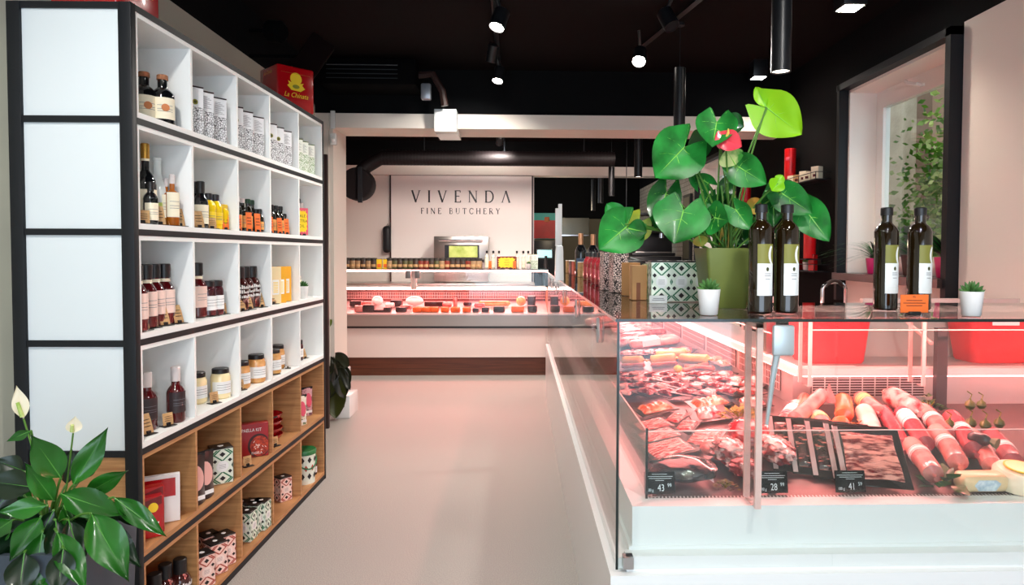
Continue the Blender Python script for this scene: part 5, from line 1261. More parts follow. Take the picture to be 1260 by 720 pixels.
# wax cheese pieces
t = thing('cheese_wedge', 'pale cheese block with a blue grey cloth label at the front right', 'cheese')
b = MB(); b.rbox(-.075, -.03, 0, .075, .03, .055, mat('pale yellow cheese', 'ecc89a', .4, coat=.2), .015, 3); b.build('block', t)
b = MB(); b.prism([(-.04, 0), (-.025, -.018), (.03, -.018), (.045, .006), (.028, .018), (-.028, .018)], 0, .002, mat('blue grey cloth', '9fb6c6', .7, col2='d5dee2', scale=60)); o = b.build('cloth_label', t, (0, -.0302, .027)); o.rotation_euler = (PI/2, 0, 0)
onto(t, deck(1205, 603), 0)
t = thing('cheese_round', 'round white cheese with a lemon slice on top at the right edge', 'cheese')
b = MB(); b.lathe([(.07, 0), (.075, .01), (.075, .05), (.065, .062), (0, .064)], mat('creamy cheese rind', 'f0dcc0', .4), seg=32); b.build('rind', t)
b = MB(); b.lathe([(.045, .065), (.047, .067), (.047, .07), (.042, .0705), (0, .0705)], None, ms=[mat('lemon rind', 'e8c81e', .4)]*3+[mat('lemon flesh', 'f0e6a0', .3)], seg=28); b.build('lemon_slice', t)
onto(t, deck(1252, 600), 0)
# crate on the rear shelf
t = thing('red_plastic_tub', 'red plastic tub with a chequered rim on the shelf of the near counter', 'tub', (1.2+.18, 2.9, .9885))
TUBM = mat('translucent red plastic', 'e8323c', .35, lucent=.3)
b = MB()
def rr_ring(w, d, z, r=.03, n=4):
    P_ = []
    for (sx, sy, a0) in ((1, -1, -90), (1, 1, 0), (-1, 1, 90), (-1, -1, 180)):
        for k in range(n+1):
            a = A(a0+90*k/n); P_.append((sx*(w/2-r)+r*math.cos(a), sy*(d/2-r)+r*math.sin(a), z))
    return P_
def loft(b, rings, m, cap0=True, cap1=False):
    n = len(rings[0]); vs = [p for r in rings for p in r]; fs = [(i*n+k, i*n+(k+1) % n, (i+1)*n+(k+1) % n, (i+1)*n+k) for i in range(len(rings)-1) for k in range(n)]
    if cap0: fs.append(tuple(range(n))[::-1])
    if cap1: fs.append(tuple(range((len(rings)-1)*n, len(rings)*n)))
    b.add(vs, fs, m, True)
loft(b, [rr_ring(.26, .15, 0), rr_ring(.27, .16, .01), rr_ring(.31, .2, .225), rr_ring(.315, .205, .225), rr_ring(.315, .205, .205)], TUBM); b.build('tub', t)
b = MB()
for k in range(7): b.box(-.02+.03*k*.8-.03, -.1055, .207, -.006+.03*k*.8-.03+.008, -.1025, .223, BANDW if k % 2 == 0 else mat('brown rim mark', '5c2a2a', .5))
b.build('rim_marks', t)
t = thing('red_plastic_tub', 'second red tub at the right edge of the near counter shelf', 'tub', (2.12, 2.9, .9885)); b = MB(); loft(b, [rr_ring(.24, .15, 0), rr_ring(.25, .16, .01), rr_ring(.3, .2, .2), rr_ring(.305, .205, .2)], TUBM); b.build('tub', t)
b = MB(); b.box(-.06, -.1, .17, .06, -.098, .185, BANDW); b.build('rim_marks', t)

# ------------------------------------------------------------------ things in and on the far counter
R7 = random.Random(21)
MC = {'dark pack': (mat('black meat tray far', '22131a', .3), 'dark'), 'orange': (mat('orange meat roll', 'e0622a', .35), 'orange'), 'pink': (M_HAM, 'pink'), 'white': (mat('white cheese ball', 'f5ece6', .35), 'white'), 'yellow': (M_YSAUS, 'yellow')}
def far(px, py, w, h, kind, label, shape='box', back=0, name='meat_pack', cat='meat pack', d=.1, grp='small packs in the far counter'):
    Y = FY+.13+back; s = Y/FPX; p = at(px, py, Y); z = .745+(back-.0)*.1357+.004 if True else p.z
    z = .745+max(0, back+.03+(d if back > .05 else 0))*.1357+.006
    t = thing(name, label, cat, (p.x, Y, z), 0, grp); W_, H_ = w*s, h*s; m_ = MC[kind][0]
    b = MB()
    if shape == 'box': b.rbox(-W_/2, -.0, 0, W_/2, d, H_, m_, .012, 2)
    elif shape == 'ball': b.sphere((0, d/2, H_/2), 1, m_, sz=(W_/2, d/2, H_/2))
    else: capsule(b, (-W_/2, d/2, H_/2), (W_/2, d/2, H_/2), H_/2, m_)
    b.build('body', t)
    if W_ > .12: b = MB(); b.box(-W_*.4, -.0, H_-.0005, W_*.35, .02, H_+.001, BANDW); b.build('label', t)
CNT = {}
for (px, w, h, kd, lab) in ((437, 8, 8, 'white', 'small white pack'), (441, 10, 8, 'pink', 'pink pack'), (453, 14, 9, 'dark pack', 'dark pack'), (466, 14, 3, 'dark pack', 'flat dark dish'), (476, 9, 6, 'dark pack', 'dark cube pack'), (493, 13, 6, 'dark pack', 'dark pack'), (513, 11, 6, 'orange', 'orange pack'), (524, 10, 6, 'orange', 'orange pack'), (534, 10, 6, 'orange', 'orange pack'), (547, 10, 6, 'orange', 'orange pack'), (560, 11, 6, 'orange', 'orange pack'), (574, 10, 6, 'orange', 'orange pack'), (585, 8, 5, 'dark pack', 'dark pack'), (597, 9, 6, 'dark pack', 'dark pack'), (614, 14, 7, 'dark pack', 'dark pack'), (637, 16, 7, 'orange', 'wide orange pack'), (655, 12, 8, 'dark pack', 'dark pack')):
    CNT[lab] = CNT.get(lab, 0)+1
    if px > 438: far(px, 388, w, h, kd, '%s %s from the left along the front of the far counter' % (['first', 'second', 'third', 'fourth', 'fifth', 'sixth'][CNT[lab]-1], lab) if lab in ('dark pack', 'orange pack') else '%s at the front of the far counter' % lab, grp='%ss at the front of the far counter' % lab)
far(463, 380, 14, 12, 'white', 'round white cheese left in the far counter', 'ball', .25, 'cheese_ball', 'cheese', .13, None)
far(509, 380, 22, 12, 'white', 'large pale round parcel in the far counter', 'ball', .25, 'cheese_ball', 'cheese', .13, None)
far(487, 380, 14, 8, 'dark pack', 'dark tray behind the front packs of the far counter, left', 'box', .25, grp=None)
far(430+8, 380, 16, 7, 'dark pack', 'dark tray at the left end of the far counter', 'box', .25, grp=None); far(451, 381, 16, 7, 'pink', 'pink ham left of the white cheese ball', 'log', .2, 'ham_roll', 'ham', .08, None)
far(530, 380, 16, 6, 'dark pack', 'dark tray behind the orange packs, left', 'box', .25, grp=None); far(543, 380, 14, 6, 'dark pack', 'dark tray behind the orange packs, right', 'box', .25, grp=None)
far(575, 379, 10, 4, 'dark pack', 'small dark dish behind the orange packs', 'box', .3, grp=None); far(608, 382, 40, 7, 'yellow', 'long row of yellow cheese in the far counter', 'log', .25, 'cheese_log', 'cheese', .1, None)
far(560, 380, 5, 14, 'pink', 'upright pink stick in the far counter', 'box', .15, 'upright_pack', 'meat pack', .03, None); far(641, 379, 12, 12, 'yellow', 'round yellow parcel at the right end of the far counter', 'ball', .25, 'cheese_ball', 'cheese', .13, None)
far(654, 378, 10, 12, 'dark pack', 'dark parcel at the right end of the far counter', 'box', .3, grp=None)
far(550, 381, 12, 7, 'pink', 'pink roll behind the orange packs', 'log', .2, 'ham_roll', 'ham', .08, None); far(590, 381, 14, 6, 'pink', 'pink roll left of the yellow cheese', 'log', .18, 'ham_roll', 'ham', .08, None); far(499, 384, 16, 5, 'pink', 'low pink roll before the large pale parcel', 'log', .1, 'ham_roll', 'ham', .06, None); far(479, 381, 12, 6, 'white', 'white roll between cheese ball and dark tray', 'log', .2, 'white_roll', 'meat roll', .08, None)
# jars along the top edge
JG = [mat('tomato spread', '7a2a1c', .4), mat('brown spread', '3c2a20', .4), mat('pale spread', '9a7c5a', .4), mat('green spread', '4a4826', .4)]
JL = mat('grey kraft lid', '332f2a', .7)
for i, m_ in enumerate(JG):
    t = thing('small_jar', None, 'jar'); b = MB(); b.lathe([(.028, 0), (.032, .004), (.032, .045), (.027, .052)], m_, seg=12); b.build('body', t)
    b = MB(); b.lathe([(.03, .052), (.03, .068), (.0, .07)], JL, seg=12); b.build('lid', t); b = MB(); arc_label(b, .032, .014, .03, KRAFT, -40, 40, n=6); b.build('label', t); master('sj%d' % i, t)
ORD = ['first', 'second', 'third', 'fourth', 'fifth', 'sixth', 'seventh', 'eighth', 'ninth', 'tenth', 'eleventh', 'twelfth', 'thirteenth', 'fourteenth', 'fifteenth', 'sixteenth', 'seventeenth', 'eighteenth', 'nineteenth', 'twentieth', 'twenty-first', 'twenty-second', 'twenty-third', 'twenty-fourth', 'twenty-fifth', 'twenty-sixth']
k = 0
for px in [428+6.45*j for j in range(26)]:
    y = FY+.09; p = at(px, 331, y)
    if 463 < px < 478: continue
    put('sj%d' % R7.choice((0, 1, 1, 2, 3)), (p.x, y, GZ1+.001), 0, '%s small lidded jar from the left in the row topping the far counter' % ORD[k], 'small jars on the far counter', (1.3, 1.3, 1.9)); k += 1
printed_box('spice_box', 'yellow_box', 'box', .06, .05, .12, YELP, mat('brown box lid', '6a5a2a', .5), [lambda t: (lambda b: (b.box(-.022, -.0262, .02, .022, -.0255, .06, ORNG), b.build('label', t)))(MB())])
for px, l in ((467, 'left'), (475, 'right')): p = at(px, 331, FY+.09); put('spice_box', (p.x, FY+.09, GZ1+.001), 0, '%s yellow box among the small jars on the far counter' % l)
for k, px in enumerate((599, 607, 614, 636, 644, 650)): p = at(px, 331, FY+.14); put('clear_oil', (p.x, FY+.14, GZ1+.001), 0, 'slim oil bottle with black cap, %s on the far counter' % ['leftmost', 'second', 'third left of the burst card', 'first right of the burst card', 'second right of the burst card', 'third right of the burst card'][k])
p = at(623.5, 331, FY+.05); put('red_sale', (p.x, FY+.05, GZ1+.001), 0, 'brown red card with yellow burst on the far counter', scale=(1.0, 1, .95))
for px, l in ((603, 'left'), (633, 'right')): p = at(px, 331, FY+.03); put('orange', (p.x, FY+.03, GZ1+.001), 0, 'small orange card %s of the burst card on the far counter' % l, scale=1.05)
for k, px in enumerate((656, 661)): p = at(px-2, 331, FY+.2); put('gtin', (p.x, FY+.2, GZ1+.001), 0, 'white and green tin at the right end of the far counter, %s' % ('left', 'right')[k], None, .9)
p = at(650.5, 331, FY+.04); put('succ', (p.x, FY+.04, GZ1+.001), 0, 'tiny white potted succulent at the right end of the far counter', None, .9)
# oven set behind
p = at(569, 320, 9.3); t = thing('built_in_oven', 'shiny steel oven with a greenish window in front of the sign panel', 'oven', (p.x, 9.2, 1.06))
ow = 66/FPX*9.2; oh = at(569, 291, 9.2).z-1.06
b = MB(); b.rbox(-ow/2, -.1, .0, ow/2, .3, oh, STEEL, .01); b.box(-ow*.3, -.105, oh-.3, ow*.33, -.1, oh-.12, BLKS); b.build('housing', t)
b = MB(); b.box(-ow*.22, -.112, oh-.29, ow*.3, -.105, oh-.135, mat('green tinted oven glass', '93a64a', .2, col2='c4cf7a', scale=6)); b.build('window', t)
b = MB(); b.tube([(-ow*.4, -.13, oh-.06), (ow*.4, -.13, oh-.06)], .012, CHROME); b.build('handle', t)
b = MB(); b.box(-ow*.4, -.11, oh-.36, ow*.42, -.1, oh-.32, BLKS); b.build('drip_tray', t)
t = thing('worktop', 'long pale rear worktop behind the far counter', 'worktop', (-.9, 9.24, 0)); b = MB(); b.rbox(-1.8, -.35, 1.0, 1.1, .27, 1.05, STEEL, .005); b.build('top', t); b = MB(); b.box(-1.75, -.3, 0, 1.05, .27, 1.0, CW); b.build('cabinet', t)
# ------------------------------------------------------------------ things on the counter top
TZ = GZ1+.0098
def top(px, py): return Vector(at_z(px, py, TZ))
def olive_label(t):
    b = MB(); r = .0375
    arc_label(b, r, .057, .218, PAPW, -42, 42); fl = b.build('front_label', t)
    b = MB(); O2 = mat('olive label green', '7d7c34', .5)
    arc_label(b, r, .158, .2185, O2, -42, 42, .0012)
    for k in range(12):
        a0 = 10+25*math.cos(A(95+k*14)); 
        a = A(95+k*15); a2 = A(95+(k+1)*15); f = lambda q, rr: (44+rr*36*math.cos(q), .185+.036*(1-(1-rr)*.5)*math.sin(q))
        pts = [f(a, 1), f(a2, 1), f(a2, .62), f(a, .62)]
        vs = [((r+.0016)*math.cos(A(-90+u)), (r+.0016)*math.sin(A(-90+u)), z) for u, z in pts if True]
        if max(u for u, z in pts) < 43 and max(z for u, z in pts) < .2155: b.add(vs, [(3,2,1,0)], PAPW)
    vs = [((r+.0016)*math.cos(A(-90+5+7*math.cos(q))), (r+.0016)*math.sin(A(-90+5+7*math.cos(q))), .14+.0065*math.sin(q)) for q in [k*PI/6 for k in range(12)]]
    b.add(vs, [tuple(range(12))], mat('dark olive ink', '3c3f14', .5))
    b.build('label_print', fl)
    b = MB()
    for k, z in enumerate((.125, .119, .108)): arc_label(b, r, z, z+.0016, GREYINK, -10+4*(k == 2), 22-4*(k == 2), .0016, 5)
    b.build('small_print', fl)
bottle('olive', 'olive_oil_bottle', 'bottle', .345, .0375, .017, .262, .292, mat('dark oil glass', '1c1205', .06, coat=.6), CAPB, .026, [], None, extra=olive_label, seg=28)
for k, (px, py, rz) in enumerate(((935, 385.5, 8), (967, 385, 8), (1089, 381.5, 10), (1130, 381.5, 10))):
    put('olive', top(px, py), A(rz), ['tall dark oil bottle directly right of the large green pot', 'tall dark oil bottle second right of the green pot', 'tall dark oil bottle before the left side of the window', 'tall dark oil bottle with an orange card at its foot'][k])
t = put('succ', top(872, 387.5), 0, 'small white pot with a succulent left of the green pot', None, 1.05)
t = put('succ', top(1195, 389), 0, 'small white pot with a succulent right of the oil bottles', None, 1.0)
# orange price card
p = top(1124, 388); t = thing('orange_price_card', 'orange card with writing at the foot of the rightmost oil bottle', 'price card', p)
b = MB(); b.rbox(-.042, -.0015, .008, .046, .0015, .064, ORNG, .0008, 1); b.build('card', t)
b = MB(); BI = mat('brown ink', '5c1f10', .6)
for k, (s, z) in enumerate((('oil', .057), ('BALSAMICO', .048), ('FINE EXTRA', .04), ('VERGINE', .032))):
    b.box(-.034+.01*(k % 2), -.0021, z-.003, .036-.01*(k % 2), -.0016, z-.001, BI) if k else text_mb(b, '95', .01, BI, face_m(0, -.0021, .057))
b.build('writing', t); b = MB(); b.rbox(-.018, -.012, 0, .018, .012, .012, CAPB, .002, 1); b.build('foot', t)
# green diamond tins and the small card before them
for k, px in enumerate((811.5, 835.5, 859.5)):
    put('green_tin', top(px, 371), A(0), '%s of the three green diamond tins beside the green pot' % ['leftmost', 'middle', 'rightmost'][k], 'green diamond tins on the counter', (.93, .9, 1.03))
p = top(810, 373.5); t = thing('label_card', 'small pale card at the foot of the leftmost diamond tin', 'price card', p); b = MB(); b.rbox(-.034, -.001, 0, .034, .001, .03, PAPW, .0005, 1); b.build('card', t)
b = MB(); b.box(-.024, -.0016, .012, .024, -.0011, .014, GREYINK); b.box(-.02, -.0016, .018, .02, -.0011, .02, GREYINK); b.build('writing', t)
# kraft boxes, glasses and red packs in the row
printed_box('kbox', 'kraft_box', 'box', .06, .06, .14, mat('kraft board box', 'c08f5c', .7), None, [lambda t: (lambda b: (b.box(-.012, -.0312, 0.0, .004, -.0305, .07, mat('brown box print', '7a4426', .6)), b.build('print', t)))(MB())])
put('kbox', top(785, 369), A(0), 'pale kraft box left of the green diamond tins'); put('kbox', top(776, 364), A(25), 'kraft box turned sideways behind the pale kraft box', None, (1, 1, 1.05))
printed_box('wavy', 'green_pack', 'packet', .035, .05, .145, mat('rippled green glass', '6d8a5a', .15, col2='c2c9a0', scale=14, stretch=(1, 1, 3), coat=.5)); put('wavy', top(796.5, 368), 0, 'rippled green slim pack between kraft box and diamond tins')
LACE = doodle('black and white lace print', 'e6d6d2', '1a1416', 110, .3, .13)
for k, (px, py, s) in enumerate(((761, 360, 1.0), (749, 357, 1.0))):
    key = 'lace%d' % k; printed_box(key, 'lace_patterned_box', 'box', .075, .07, .2, LACE, BLKS); put(key, top(px, py), A(10), 'black and white lace patterned box, %s on the counter' % ('right', 'left')[k], None, s)
REDG = mat('red jar glass', '8c1420', .12, coat=.6, col2='c8404a', scale=20); 
bottle('red_bot', 'red_sauce_bottle', 'bottle', .24, .04, .02, .15, .19, REDG, BLKS, .035, [(.04, .11, PINKP, 50)], seg=16)
for k, (px, py) in enumerate(((744, 353.5), (738.5, 351), (733, 348.5), (728, 346), (723, 343.5))): put('red_bot', top(px, py), A(20), 'red sauce bottle, %s in the line along the long counter' % ['nearest', 'second', 'third', 'fourth', 'farthest'][k], 'red bottles on the long counter', .8)
bottle('fizz', 'sparkling_wine_bottle', 'bottle', .31, .042, .016, .17, .23, G_BLACK, mat('pale copper foil', 'd9a27a', .35, .6), .09, [(.05, .13, mat('blue label', '4a5f7a', .5), 50)], seg=16)
for px, py, l in ((714.5, 340, 'left'), (729.5, 339, 'right')): put('fizz', top(px, py), 0, '%s of two sparkling wine bottles with copper foil far down the counter' % l, None, 1.12)
for k, (px, py, m_) in enumerate(((718, 341, KRAFT), (710, 338.5, TERRA), (706, 337, BLKS), (702, 336, KRAFT))):
    printed_box('mini%d' % k, 'small_box', 'box', .08, .06, .12, m_, PAPW); put('mini%d' % k, top(px, py), A(15), 'small %s box at the far end of the long counter' % ['kraft', 'red brown', 'black', 'rearmost kraft'][k])
# tall white stand at the far end
pw = top(688, 345); h1 = at(688, 251, pw.y).z-TZ
t = thing('tapering_stand', 'tall narrow white tapering stand far down the long counter', 'stand', pw)
b = MB(); loft(b, [rr_ring(.062, .05, 0, .008), rr_ring(.054, .045, .2, .008), rr_ring(.048, .04, .235, .008), rr_ring(.03, .03, .24, .006)], WHTM, True, True); b.build('base', t)
b = MB(); b.rbox(-.028, -.012, .235, .002, .012, h1-.03, WHTM, .003); b.rbox(-.008, -.01, .235, .018, .014, h1, WHTM, .003); b.build('blade_cover', t)
# register
rp = at(668, 331, 7.6); t = thing('cash_register_screen', 'teal lit cash register screen behind the far counter corner', 'screen', (.36, 9.15, .975))
b = MB(); b.T = Matrix.Rotation(A(-15), 4, 'X'); b.rbox(-.13, -.02, .42, .1, .02, .56, BLKS, .006); b.build('casing', t)
b = MB(); b.T = Matrix.Rotation(A(-15), 4, 'X'); b.box(-.115, -.0215, .435, .085, -.0205, .545, mat('teal screen', '7fc4c8', .3, emit='6fc0c6', es=.7)); b.build('display', t)
b = MB(); b.tube([(0, .05, .45), (0.02, .1, .2), (0, .1, -.0)], .02, BLKS); b.rbox(-.1, -.0, -.02, .1, .2, .0, BLKS, .005); b.build('stand', t)
t2 = thing('till_cabinet', 'black till cabinet behind the corner of the counters', 'cabinet', (.5, 9.2, 0)); b = MB(); b.rbox(-.25, -.2, 0, .35, .2, .95, BLKS, .01); b.build('body', t2); b = MB(); b.box(-.22, -.205, .1, .32, -.2, .8, BLK); b.build('door', t2)

# ------------------------------------------------------------------ leaves
LEAF = mat('glossy leaf green', '0d5018', .42, col2='259038', scale=11, coat=.03, lucent=.2)
LEAFD = mat('deep leaf green', '0b3a14', .3, col2='155c20', scale=6, coat=.2, lucent=.2)
LIME = mat('young lime leaf', '9be01e', .35, col2='86cf16', scale=5, lucent=.45)
VEIN = mat('pale leaf vein', '7cc04a', .4)
CREAML = mat('cream variegation', 'cfd990', .4, col2='3f9a3a', scale=14, lucent=.2, ramp=(.5, .6))
STEMM = mat('leaf stalk', '4c7a2a', .5); BROWNL = mat('withered orange leaf', 'b8762c', .6, col2='8c9a3a', scale=12, lucent=.2)
YEL2 = mat('yellowing leaf', 'a8ac2a', .4, col2='6f8a22', scale=8, lucent=.25)
SPATHE = mat('pink red spathe', 'd93a4a', .25, coat=.4)
def leaf(par, base_, tip, width, m, kind='heart', side=None, fold=.25, curl=.1, nm='leaf', vein=True, tw=0, vm=None):
    """leaf blade from its joint to its tip; 'side' is the direction of the blade's width"""
    B, T = Vector(base_), Vector(tip); ax = T-B; L = ax.length; ax.normalize()
    view = (B-EYEP).normalized() if side is None else Vector(side)
    s = ax.cross(view).normalized() if side is None else (view-ax*view.dot(ax)).normalized()
    s = Matrix.Rotation(A(tw), 3, ax) @ s
    n = s.cross(ax).normalized()
    def prof(t):
        if kind == 'heart': return math.sin(PI*min(1, (t*.9+.1)))**.7*(1-.55*t)*1.2 if t < 1 else 0
        if kind == 'lance': return math.sin(PI*t**.78)**1.25
        return math.sin(PI*t)**.7
    def f(u, v):
        q = (u-.5)*2; w = prof(v)*width/2
        back = (L*.42*abs(q)**.9*(1-v)**2.0*(1.55-abs(q)**5*.95)) if kind == 'heart' else 0
        z = -fold*abs(q)**1.4*w - curl*L*(v**2) + .035*L*math.sin(8*v+q*3)*abs(q)
        return B+ax*(L*v-back)+s*(q*w)-n*z*(-1)
    b = MB(); b.grid(f, 10, 12, m)
    o = b.build(nm, par)
    if vein:
        b = MB(); pts = []
        for k in range(9):
            v = k/8*.95; pts.append(f(.5, v)+n*.0008)
        b.tube(pts, [(.0014 if kind == 'lance' else .0021)*(1-k/9)+.0004 for k in range(9)], vm or VEIN, 5)
        if kind == 'heart':
            for sgn in (-1, 1):
                for (v0, q1, v1) in ((.0, .7, .02), (.05, .75, .35), (.25, .6, .6)):
                    b.tube([f(.5, v0)+n*.0006, f(.5+sgn*q1*.25, (v0+v1)/2+.02)+n*.0008, f(.5+sgn*q1*.5, v1)+n*.0008], .0009, vm or VEIN, 4)
        v_ = b.build('vein', o)
    return f
def local(par, p): return Vector(p)-par.location
def potpos(): return 0
# large anthurium
pb = top(890, 378)
an = thing('potted_anthurium', 'large anthurium with heart shaped leaves in an olive green square pot', 'plant', pb)
PG = mat('olive green ceramic', '75803a', .5, col2='6a7534', scale=6)
b = MB(); ph = .208
loft(b, [rr_ring(.125, .125, 0, .01), rr_ring(.13, .13, .004, .01), rr_ring(.172, .172, ph, .012), rr_ring(.162, .162, ph, .01), rr_ring(.158, .158, ph-.015, .01)], PG)
b.add([tuple(p) for p in rr_ring(.158, .158, ph-.015, .01)], [tuple(range(20))], mat('potting soil', '2a1c12', .9)); b.build('pot', an)
crown = Vector((0, 0, ph-.02))
def L_(px, py, dy): return at(px, py, pb.y+dy)-pb
def anth(bx, by, tx, ty, dyb, dyt, w, m, root=None, **k):
    Bp, Tp = L_(bx, by, dyb), L_(tx, ty, dyt); view = (Bp+pb-EYEP).normalized()
    ax = (Tp-Bp).normalized(); s = ax.cross(view).normalized()
    leaf(an, Bp, Tp, w, m, side=s, **k)
    r = root or (crown+Vector((random.Random(int(bx)).uniform(-.04, .04), random.Random(int(by)).uniform(-.03, .03), 0)))
    mid = (Bp*.5+r*.5)+Vector((0, 0, .05)); b = MB(); pts = [r*(1-t)**2+mid*2*t*(1-t)+Bp*t*t for t in [i/10 for i in range(11)]]
    b.tube(pts, .0032, STEMM, 6); b.build('stalk', an)
anth(842, 181, 803, 222, -.05, -.1, .2, LEAF, tw=0)
anth(846, 183, 872, 172, -.03, .02, .1, LEAFD, kind='oval')
anth(882, 150, 876, 184, -.1, -.14, .145, LEAF, fold=.4)
anth(888, 148, 915, 156, -.09, -.1, .075, LEAFD, kind='oval')
anth(944, 133, 987, 166, .0, -.04, .17, LIME, fold=.2)
anth(943, 132, 930, 108, .0, .02, .045, LIME, kind='oval')
anth(908, 205, 944, 227, -.1, -.14, .12, LEAF, fold=.5); anth(905, 203, 893, 183, -.1, -.12, .085, CREAML, kind='oval')
anth(771, 279, 735, 309, -.12, -.16, .17, LEAF, fold=.35); anth(769, 276, 747, 251, -.12, -.1, .07, LEAF, kind='oval'); anth(772, 281, 797, 286, -.12, -.15, .075, LEAF, kind='oval')
anth(786, 274, 767, 300, -.04, -.05, .12, YEL2)
anth(820, 237, 805, 283, -.06, -.09, .12, LEAFD, fold=.3)
anth(841, 259, 829, 302, -.14, -.17, .2, LEAF, fold=.25, tw=4)
anth(879, 268, 898, 272, -.16, -.2, .12, LEAF, fold=.5)
anth(962, 238, 1000, 263, -.1, -.14, .115, LEAF, fold=.3); anth(990, 257, 1021, 298, -.1, -.15, .12, LEAF, fold=.3)
anth(957, 226, 949, 236, -.13, -.14, .06, LIME); anth(955, 226, 963, 216, -.12, -.12, .035, LIME, kind='oval')
anth(952, 242, 952, 282, -.06, -.1, .085, LEAFD, fold=.4); anth(905, 258, 924, 283, -.1, -.12, .09, LEAF, fold=.4)
anth(945, 238, 975, 252, -.05, -.06, .045, BROWNL, kind='oval'); anth(938, 247, 917, 262, -.06, -.08, .06, BROWNL, kind='oval'); anth(860, 290, 864, 304, -.12, -.13, .05, BROWNL, kind='oval')
for (bx, by, tx, ty, w) in ((898, 232, 880, 268, .07), (905, 240, 892, 285, .06), (885, 240, 893, 275, .06), (915, 285, 905, 303, .07), (878, 250, 866, 285, .07), (900, 215, 885, 250, .06), (896, 268, 880, 300, .08), (910, 262, 915, 298, .07)):
    anth(bx, by, tx, ty, .03, .0, w, LEAFD, kind='oval')
for (bx, by, tx, ty, w) in ((872, 226, 852, 214, .06), (868, 290, 846, 282, .06), (921, 214, 935, 200, .05), (930, 268, 945, 292, .08), (858, 225, 848, 200, .05), (872, 240, 862, 262, .06)):
    anth(bx, by, tx, ty, .01, -.02, w, LEAF)
# flower
Bp = L_(893, 171, -.14); Tp = L_(913, 181, -.16); leaf(an, Bp, Tp, .075, SPATHE, side=Vector((0, 0, 1)), nm='flower', fold=.3, vm=SPATHE)
leaf(an, Bp, L_(880, 172, -.14), .06, SPATHE, side=Vector((0, 0, 1)), kind='oval', nm='flower', fold=.3, vm=SPATHE)
b = MB(); b.tube([Bp, Bp+Vector((.004, -.012, .018)), Bp+Vector((.002, -.02, .03))], [.004, .0045, .002], mat('yellow spadix', 'e8c860', .5)); b.build('spadix', an)
b = MB(); b.tube([crown, crown+Vector((0, -.05, .15)), Bp], .003, STEMM, 6); b.build('stalk', an)
b = MB(); R9 = random.Random(9)
for k in range(26):
    a = R9.uniform(0, 6.3); r = crown+Vector((.03*math.cos(a), .03*math.sin(a), 0)); e = r+Vector((R9.gauss(0, .035), R9.gauss(0, .03), R9.uniform(.08, .24))); b.tube([r, (r+e)/2+Vector((R9.gauss(0, .01), 0, 0)), e], .0025, STEMM if k % 2 else BROWNL, 5)
b.build('stalks', an)['kind'] = 'stuff'
# peace lily in the foreground
LVEIN = mat('soft lily vein', '4c8a34', .4)
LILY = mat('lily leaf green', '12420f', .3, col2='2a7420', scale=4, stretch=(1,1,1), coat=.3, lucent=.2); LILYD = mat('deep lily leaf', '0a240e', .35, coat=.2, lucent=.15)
YP = 1.72
pc = at(60, 700, YP); lz = at(60, 622, YP)
ly = thing('potted_peace_lily', 'peace lily with white flowers in a grey planter at the lower left', 'plant', (pc.x, YP, 0))
b = MB(); H_ = at(100, 688, YP-.17).z
loft(b, [rr_ring(.25, .25, 0, .02), rr_ring(.3, .3, H_, .02), rr_ring(.27, .27, H_, .02), rr_ring(.265, .265, H_-.05, .02)], mat('blue grey planter', '333c46', .6, col2='3c4650', scale=5)); b.add([tuple(p) for p in rr_ring(.265, .265, H_-.05, .02)], [tuple(range(20))], MATS['potting soil']); b.build('planter', ly)
lo = Vector(ly.location)
root = Vector((0, 0, H_-.04))
def lily(bx, by, tx, ty, dyb, dyt, w, m, mid=None, tw=0, curl=.12):
    Bp, Tp = at(bx, by, YP+dyb)-lo, at(tx, ty, YP+dyt)-lo; view = (Bp+lo-EYEP).normalized(); ax = (Tp-Bp).normalized(); s = ax.cross(view).normalized()
    leaf(ly, Bp, Tp, w*.82, m, 'lance', side=s, fold=.35, curl=curl, tw=tw, vm=LVEIN)
    md = Bp*.6+root*.4+Vector((0, 0, .04)); b = MB(); b.tube([root*(1-t)**2+md*2*t*(1-t)+Bp*t*t for t in [i/8 for i in range(9)]], .003, STEMM, 6); b.build('stalk', ly)
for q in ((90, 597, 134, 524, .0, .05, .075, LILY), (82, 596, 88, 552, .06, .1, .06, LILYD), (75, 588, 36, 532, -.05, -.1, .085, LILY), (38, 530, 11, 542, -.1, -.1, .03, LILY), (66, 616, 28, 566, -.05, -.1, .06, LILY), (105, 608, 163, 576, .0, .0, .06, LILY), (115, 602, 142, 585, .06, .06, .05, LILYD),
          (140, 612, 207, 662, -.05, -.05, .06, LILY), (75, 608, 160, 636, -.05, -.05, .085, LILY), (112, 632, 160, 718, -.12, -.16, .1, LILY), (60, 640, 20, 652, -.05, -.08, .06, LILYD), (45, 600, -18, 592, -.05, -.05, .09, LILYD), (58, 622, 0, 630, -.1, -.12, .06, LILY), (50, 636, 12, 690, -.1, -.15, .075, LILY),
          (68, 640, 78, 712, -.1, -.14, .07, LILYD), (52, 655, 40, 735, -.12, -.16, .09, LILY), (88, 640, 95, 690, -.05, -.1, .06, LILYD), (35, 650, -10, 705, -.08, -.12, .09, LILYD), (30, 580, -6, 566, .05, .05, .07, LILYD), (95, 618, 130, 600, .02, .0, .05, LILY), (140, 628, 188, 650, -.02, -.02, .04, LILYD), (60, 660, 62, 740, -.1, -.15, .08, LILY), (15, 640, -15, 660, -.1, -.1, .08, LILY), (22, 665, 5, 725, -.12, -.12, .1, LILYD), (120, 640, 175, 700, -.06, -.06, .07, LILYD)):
    lily(*q)
